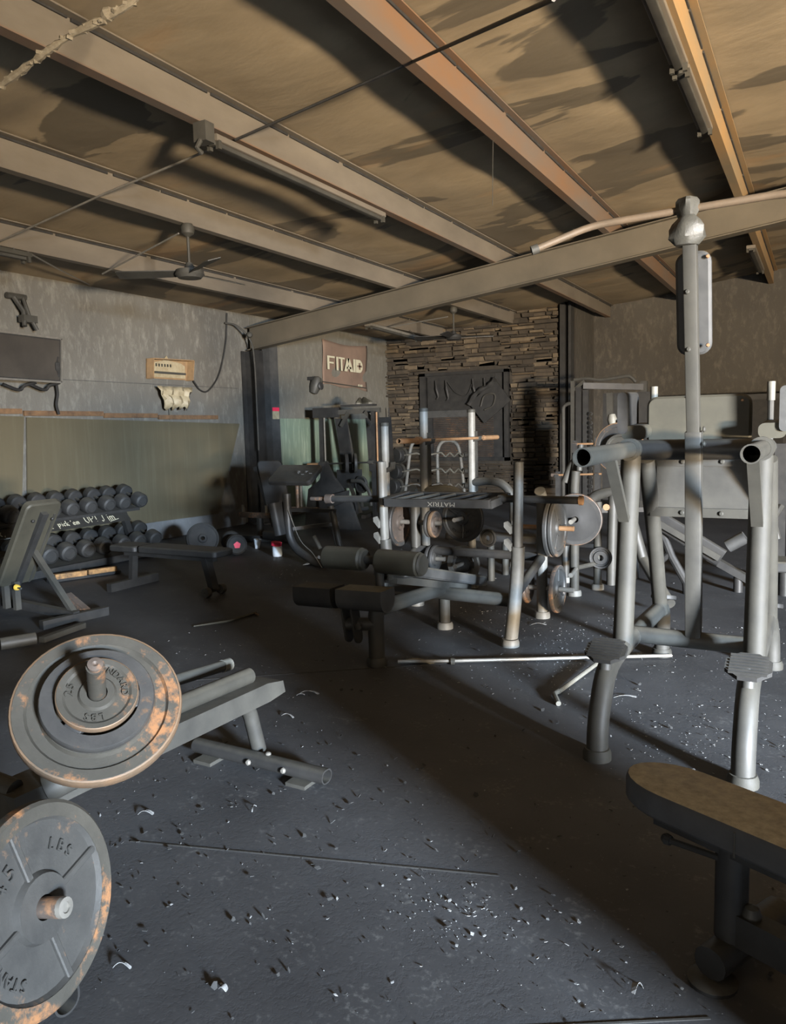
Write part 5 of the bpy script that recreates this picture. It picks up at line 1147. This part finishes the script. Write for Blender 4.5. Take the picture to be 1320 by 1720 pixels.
PC = at(1040, 752, Y=7.0)
tp('plate_arm', [PC+V((0, .35, .02)), PC+V((0, -.10, 0))], .024, 'bare_steel', lp_, 12)
MB().tube(fillet([(-1.55, 7.6, 0), (-1.55, 7.5, .9), PC+V((0, .3, .0)), PC+V((0, .25, .25))], .12, 4), .05, 12).build('mast', 'frame_dark', lp_)
MB().tube(bez([at(985, 848, Y=7.2), at(1003, 832, Y=7.2), at(1035, 826, Y=7.2), at(1060, 830, Y=7.2)], 6), .048, 12).build('curved_arm', 'frame_grey', lp_)
tp('front_leg', [at(1030, 832, Y=7.2), at(1028, 900, Y=7.2), down(at(1027, 905, Y=7.2))], .045, 'frame_grey', lp_, 12)
MB().lathe([(0, 0), (.035, 0), (.045, .05), (.03, .10), (0, .11)], at(1029, 714, Y=7.3), (-.1, 0, 1), 12).build('hand_grip', 'grip_white', lp_)
tp('grip_arm', [at(1029, 716, Y=7.3), at(1034, 745, Y=7.3)], .02, 'frame_dark', lp_, 8)
tp('side_horn', [at(1018, 852, Y=7.1), at(1022, 853, Y=7.4)], .03, 'copper', lp_, 10)
MB().beam(at(1098, 868, Y=7.0), at(1212, 938, Y=7.0), .16, .05, up=(0, -1, 0), rnd=.02).build('slanted_pad', 'frame_dark', lp_)
MB().beam(at(1105, 878, Y=6.95), at(1208, 938, Y=6.95), .05, .02, up=(0, -1, 0)).build('pad_edge', 'frame_grey', lp_)
tp('strut', [at(1112, 895, Y=7.05), at(1128, 935, Y=7.05), at(1152, 978, Y=7.05)], .035, 'frame_dark', lp_, 10); tp('strut', [at(1127, 928, Y=7.05), at(1100, 950, Y=7.05)], .03, 'frame_dark', lp_, 10)
tp('base_tube', [at(1060, 870, Y=6.6), at(1080, 940, Y=6.6), at(1125, 1015, Y=6.2)], .045, 'frame_grey', lp_, 12)
tp('roller', [at(1222, 918, Y=7.2), at(1252, 902, Y=7.2)], .055, 'vinyl', lp_, 12)
MB().beam(at(1190, 935, Y=7.3), at(1260, 975, Y=7.3), .10, .06).build('low_rail', 'frame_dark', lp_)
tp('low_leg', [at(1240, 965, Y=7.3), down(at(1240, 965, Y=7.3))], .04, 'frame_dark', lp_)
tp('low_leg', [at(1152, 978, Y=7.05), down(at(1154, 980, Y=7.05))], .035, 'frame_dark', lp_)
gP = 'plates on the plate loaded press'
plate('large copper rimmed plate on the press arm behind the dip tower', PC, (-.15, -1, 0), .222, .036, 'iron', edge='copper', group=gP)
plate('smaller grey plate in front of the copper rimmed one', PC+V((.02, -.05, -.015)), (-.15, -1, 0), .14, .03, 'frame_grey', group=gP)
sr = thing('seated_row', 'dim bench machine with dusty seat at the far right edge', 'exercise machine', (-.1, 7.3, 0))
slab('seat_pad', at(1318, 948, Y=7.3), (1, 0, 0), (0, 1, 0), .5, .34, .09, .06, 'vinyl', sr); 
tp('seat_post', [at(1318, 955, Y=7.3), down(at(1318, 955, Y=7.3))], .05, 'frame_dark', sr)
MB().beam(down(at(1290, 940, Y=7.4))+V((0, 0, .04)), down(at(1400, 940, Y=7.4))+V((0, 0, .04)), .10, .08).build('base', 'frame_dark', sr)
MB().beam(down(at(1312, 800, Y=7.9)), at(1312, 745, Y=7.9), .10, .10, up=(0, 1, 0)).build('mast', 'black_soot', sr)
tp('arm', [at(1312, 850, Y=7.8), at(1298, 872, Y=7.7), at(1306, 905, Y=7.7)], .03, 'frame_grey', sr, 10)
rk = thing('dark_cabinet', 'black sooted equipment row against the far wall behind the dip tower', 'cabinet', (-1.5, 14, 0))
MB().bx(-2.4, 1.2, 15.2, 15.8, .05, 1.95).build('body', 'vinyl_dark', rk)
for x in (-2.2, -1.3, -.4, .5): MB().bx(x, x+.72, 15.16, 15.21, .2, 1.85).build('panel', 'black_soot', rk)
MB().bx(-2.4, 1.2, 15.2, 15.8, 0, .05).build('plinth', 'black_soot', rk)

# unseen low machine, a guess, added to throw the broad floor shadow
ts = thing('shadow_blocker', 'unseen low machine added right of the nearest bench to shade the floor', 'exercise machine', (1.6, 1.7, 0))
MB().bx(1.25, 1.75, 1.04, 1.72, .06, 1.22).build('shroud', 'vinyl_dark', ts)
for y in (.98, 1.78):
    MB().beam((1.5, y, 0), (1.5, y, 1.3), .10, .08, up=(0, 1, 0), rnd=.01, n=2).build('upright', 'frame_grey', ts)
MB().beam((1.5, .95, 1.30), (1.5, 1.82, 1.30), .10, .08).build('top_beam', 'frame_grey', ts)
MB().beam((1.5, .88, .04), (1.5, 1.95, .04), .12, .08).build('base_rail', 'frame_dark', ts)
for k in range(9): MB().bx(1.235, 1.25, 1.2, 1.6, .25+k*.10, .33+k*.10).build('weight_block', 'iron', ts)

# ------------------------------------------------------------------ bars and sticks on the floor
rd = thing('floor_bar', 'long thin steel bar lying on the floor under the dip tower', 'bar', (-1.6, 4.6, 0))
tp('rod', [at(668, 1111, Z=.022), at(760, 1110, Z=.022), at(1128, 1101, Z=.022)], .011, 'bare_steel', rd, 10); tp('collar', [at(757, 1111, Z=.022), at(764, 1111, Z=.022)], .022, 'frame_pale', rd, 12)
ws = thing('broken_stick', 'pale stick handle with a knobbed end lying under the dip tower foot', 'stick', at(935, 1180, Z=0))
tp('stick', [at(938, 1162, Z=.02), at(1006, 1112, Z=.03)], .013, 'grip_white', ws, 10)
tp('knob_arm', [at(938, 1160, Z=.02), at(931, 1166, Z=.02), at(938, 1182, Z=.014)], .014, 'grip_white', ws, 10)
dk = thing('wood_splinter', 'pale split wooden stick on the floor in front of the flat bench', 'stick', at(380, 1045, Z=0))
tp('stick', [at(325, 1052, Z=.01), at(385, 1043, Z=.012), at(430, 1029, Z=.012)], [.005, .010, .012], 'pad_olive', dk, 7)
tp('split_end', [at(428, 1030, Z=.012), at(434, 1033, Z=.02)], .008, 'trim_wood', dk, 6)

# ------------------------------------------------------------------ fire debris
def shard(b, p, s, rr_, flat=.4):
    k = rr_.choice((4, 5)); R_ = Matrix.Rotation(rr_.random()*6.3, 3, 'Z') @ Matrix.Rotation(rr_.uniform(-flat, flat), 3, 'X') @ Matrix.Rotation(rr_.uniform(-flat, flat), 3, 'Y')
    asp = rr_.uniform(.3, 1.0); ps_ = []
    for i in range(k):
        a = 2*PI*i/k+rr_.uniform(-.4, .4); ps_.append((s*math.cos(a)*rr_.uniform(.6, 1), s*asp*math.sin(a)*rr_.uniform(.6, 1)))
    lift = s*(flat*.7)+.001; t = s*.12+.0006
    top = [V(p)+R_ @ V((x, y, t))+V((0, 0, lift)) for x, y in ps_]; bot = [V(p)+R_ @ V((x, y, 0))+V((0, 0, lift)) for x, y in ps_]
    b.add(top+bot, [tuple(range(k)), tuple(range(2*k-1, k-1, -1))]+[(i, k+i, k+(i+1) % k, (i+1) % k) for i in range(k)])
rr = random.Random(21)
fk, cm_ = MB(), MB()
for i in range(1700):
    y = 1.2+abs(rr.gauss(0, 1))*2.7 if i % 3 else rr.uniform(3.8, 9.5); x = rr.uniform(-4.2, 1.0) if y < 6 else rr.uniform(-7.0, 1)
    s = .0016+.007*rr.random()**4
    if y > 4: s *= 1.5
    shard(fk, (x, y, 0), s, rr)
for cx, cy, n_s, sp_ in ((-.95, 2.05, 130, .12), (-2.15, 4.18, 60, .10), (-1.5, 5.2, 220, .38), (-.9, 5.6, 180, .40), (-.55, 3.95, 150, .30), (-.3, 3.6, 100, .25), (-1.4, 4.6, 120, .3), (-2.2, 5.7, 60, .3), (-.6, 2.1, 40, .2), (-4.9, 6.5, 50, .25), (-5.6, 10.0, 140, .8), (-5.0, 9.0, 100, .8)):
    for _ in range(n_s): shard(fk, (rr.gauss(cx, sp_), rr.gauss(cy, sp_*.8), 0), .0018+.0075*rr.random()**3, rr)
tag(fk.build('ash_flakes', 'mat_flake', smooth=0, origin=(0, 0, 0)), 'pale ash flakes scattered over the rubber floor', 'debris', kind='stuff')
for i in range(900):
    y = 1.1+abs(rr.gauss(0, 1))*1.9; x = rr.uniform(-3.2, .9); shard(cm_, (x, y, 0), .004+.012*rr.random()**3, rr, .7)
tag(cm_.build('char_crumbs', 'char_crumb', smooth=0, origin=(0, 0, 0)), 'black char crumbs scattered over the near floor', 'debris', kind='stuff')
def curl(px, py, L, ang, w, label, mat='mat_flake', rise=.02):
    p = at(px, py, Z=0); dd_ = V((math.cos(ang), math.sin(ang), 0)); nn_ = V((-dd_.y, dd_.x, 0)); b = MB(); m_ = 9
    for i in range(m_):
        t = i/(m_-1); c_ = p+dd_*(t-.5)*L+nn_*math.sin(t*2.6)*L*.12+V((0, 0, .003+rise*.6*abs(math.sin(t*2.8+.4))))
        ww = w*(.45+.55*math.sin(PI*(t*.9+.05)))
        b.v += [c_+nn_*ww, c_-nn_*ww+V((0, 0, rise*.35*math.sin(t*4))), c_-nn_*ww+V((0, 0, rise*.35*math.sin(t*4)-.002)), c_+nn_*ww+V((0, 0, -.002))]
    for i in range(m_-1):
        for j in range(4): b.f.append((i*4+j, i*4+(j+1) % 4, i*4+4+(j+1) % 4, i*4+4+j))
    b.f += [(3, 2, 1, 0), tuple(4*(m_-1)+j for j in range(4))]
    tag(b.build('paint_curl', mat, smooth=0), label, 'debris', 'curled paint scraps on the floor')
curl(1072, 1666, .05, 1.2, .010, 'curled pale paint scrap near the foot of the nearest bench', rise=.03)
curl(520, 1166, .11, .35, .012, 'curled paint scrap right of the low machine beam end')
curl(483, 1205, .07, .1, .007, 'thin paint curl just below the scrap by the machine beam')
curl(428, 1360, .06, 1.9, .004, 'thin upright paint curl before the oval cross foot')
curl(245, 1369, .06, .6, .012, 'white crumbled scrap under the big rusty plate')
curl(1050, 1172, .13, .5, .012, 'white paint strip between the dip tower front feet', rise=.012)
curl(205, 1628, .05, .5, .006, 'short pale strip right of the cut off ribbed plate')
curl(505, 1168, .05, .9, .008, 'small pale flake touching the machine beam shadow', rise=.01)
curl(375, 1663, .022, .2, .010, 'white chip on the bare floor at the bottom of the photo', rise=.012)
curl(820, 972, .16, .35, .02, 'white paper strip on the floor beside the grip plate', rise=.01)
curl(700, 1115, .22, .3, .03, 'heap of burnt rag at the end of the long floor bar', 'cream_plastic', .03)
curl(905, 1050, .12, .5, .012, 'pale strip by the foot of the decline bench upright', rise=.015)
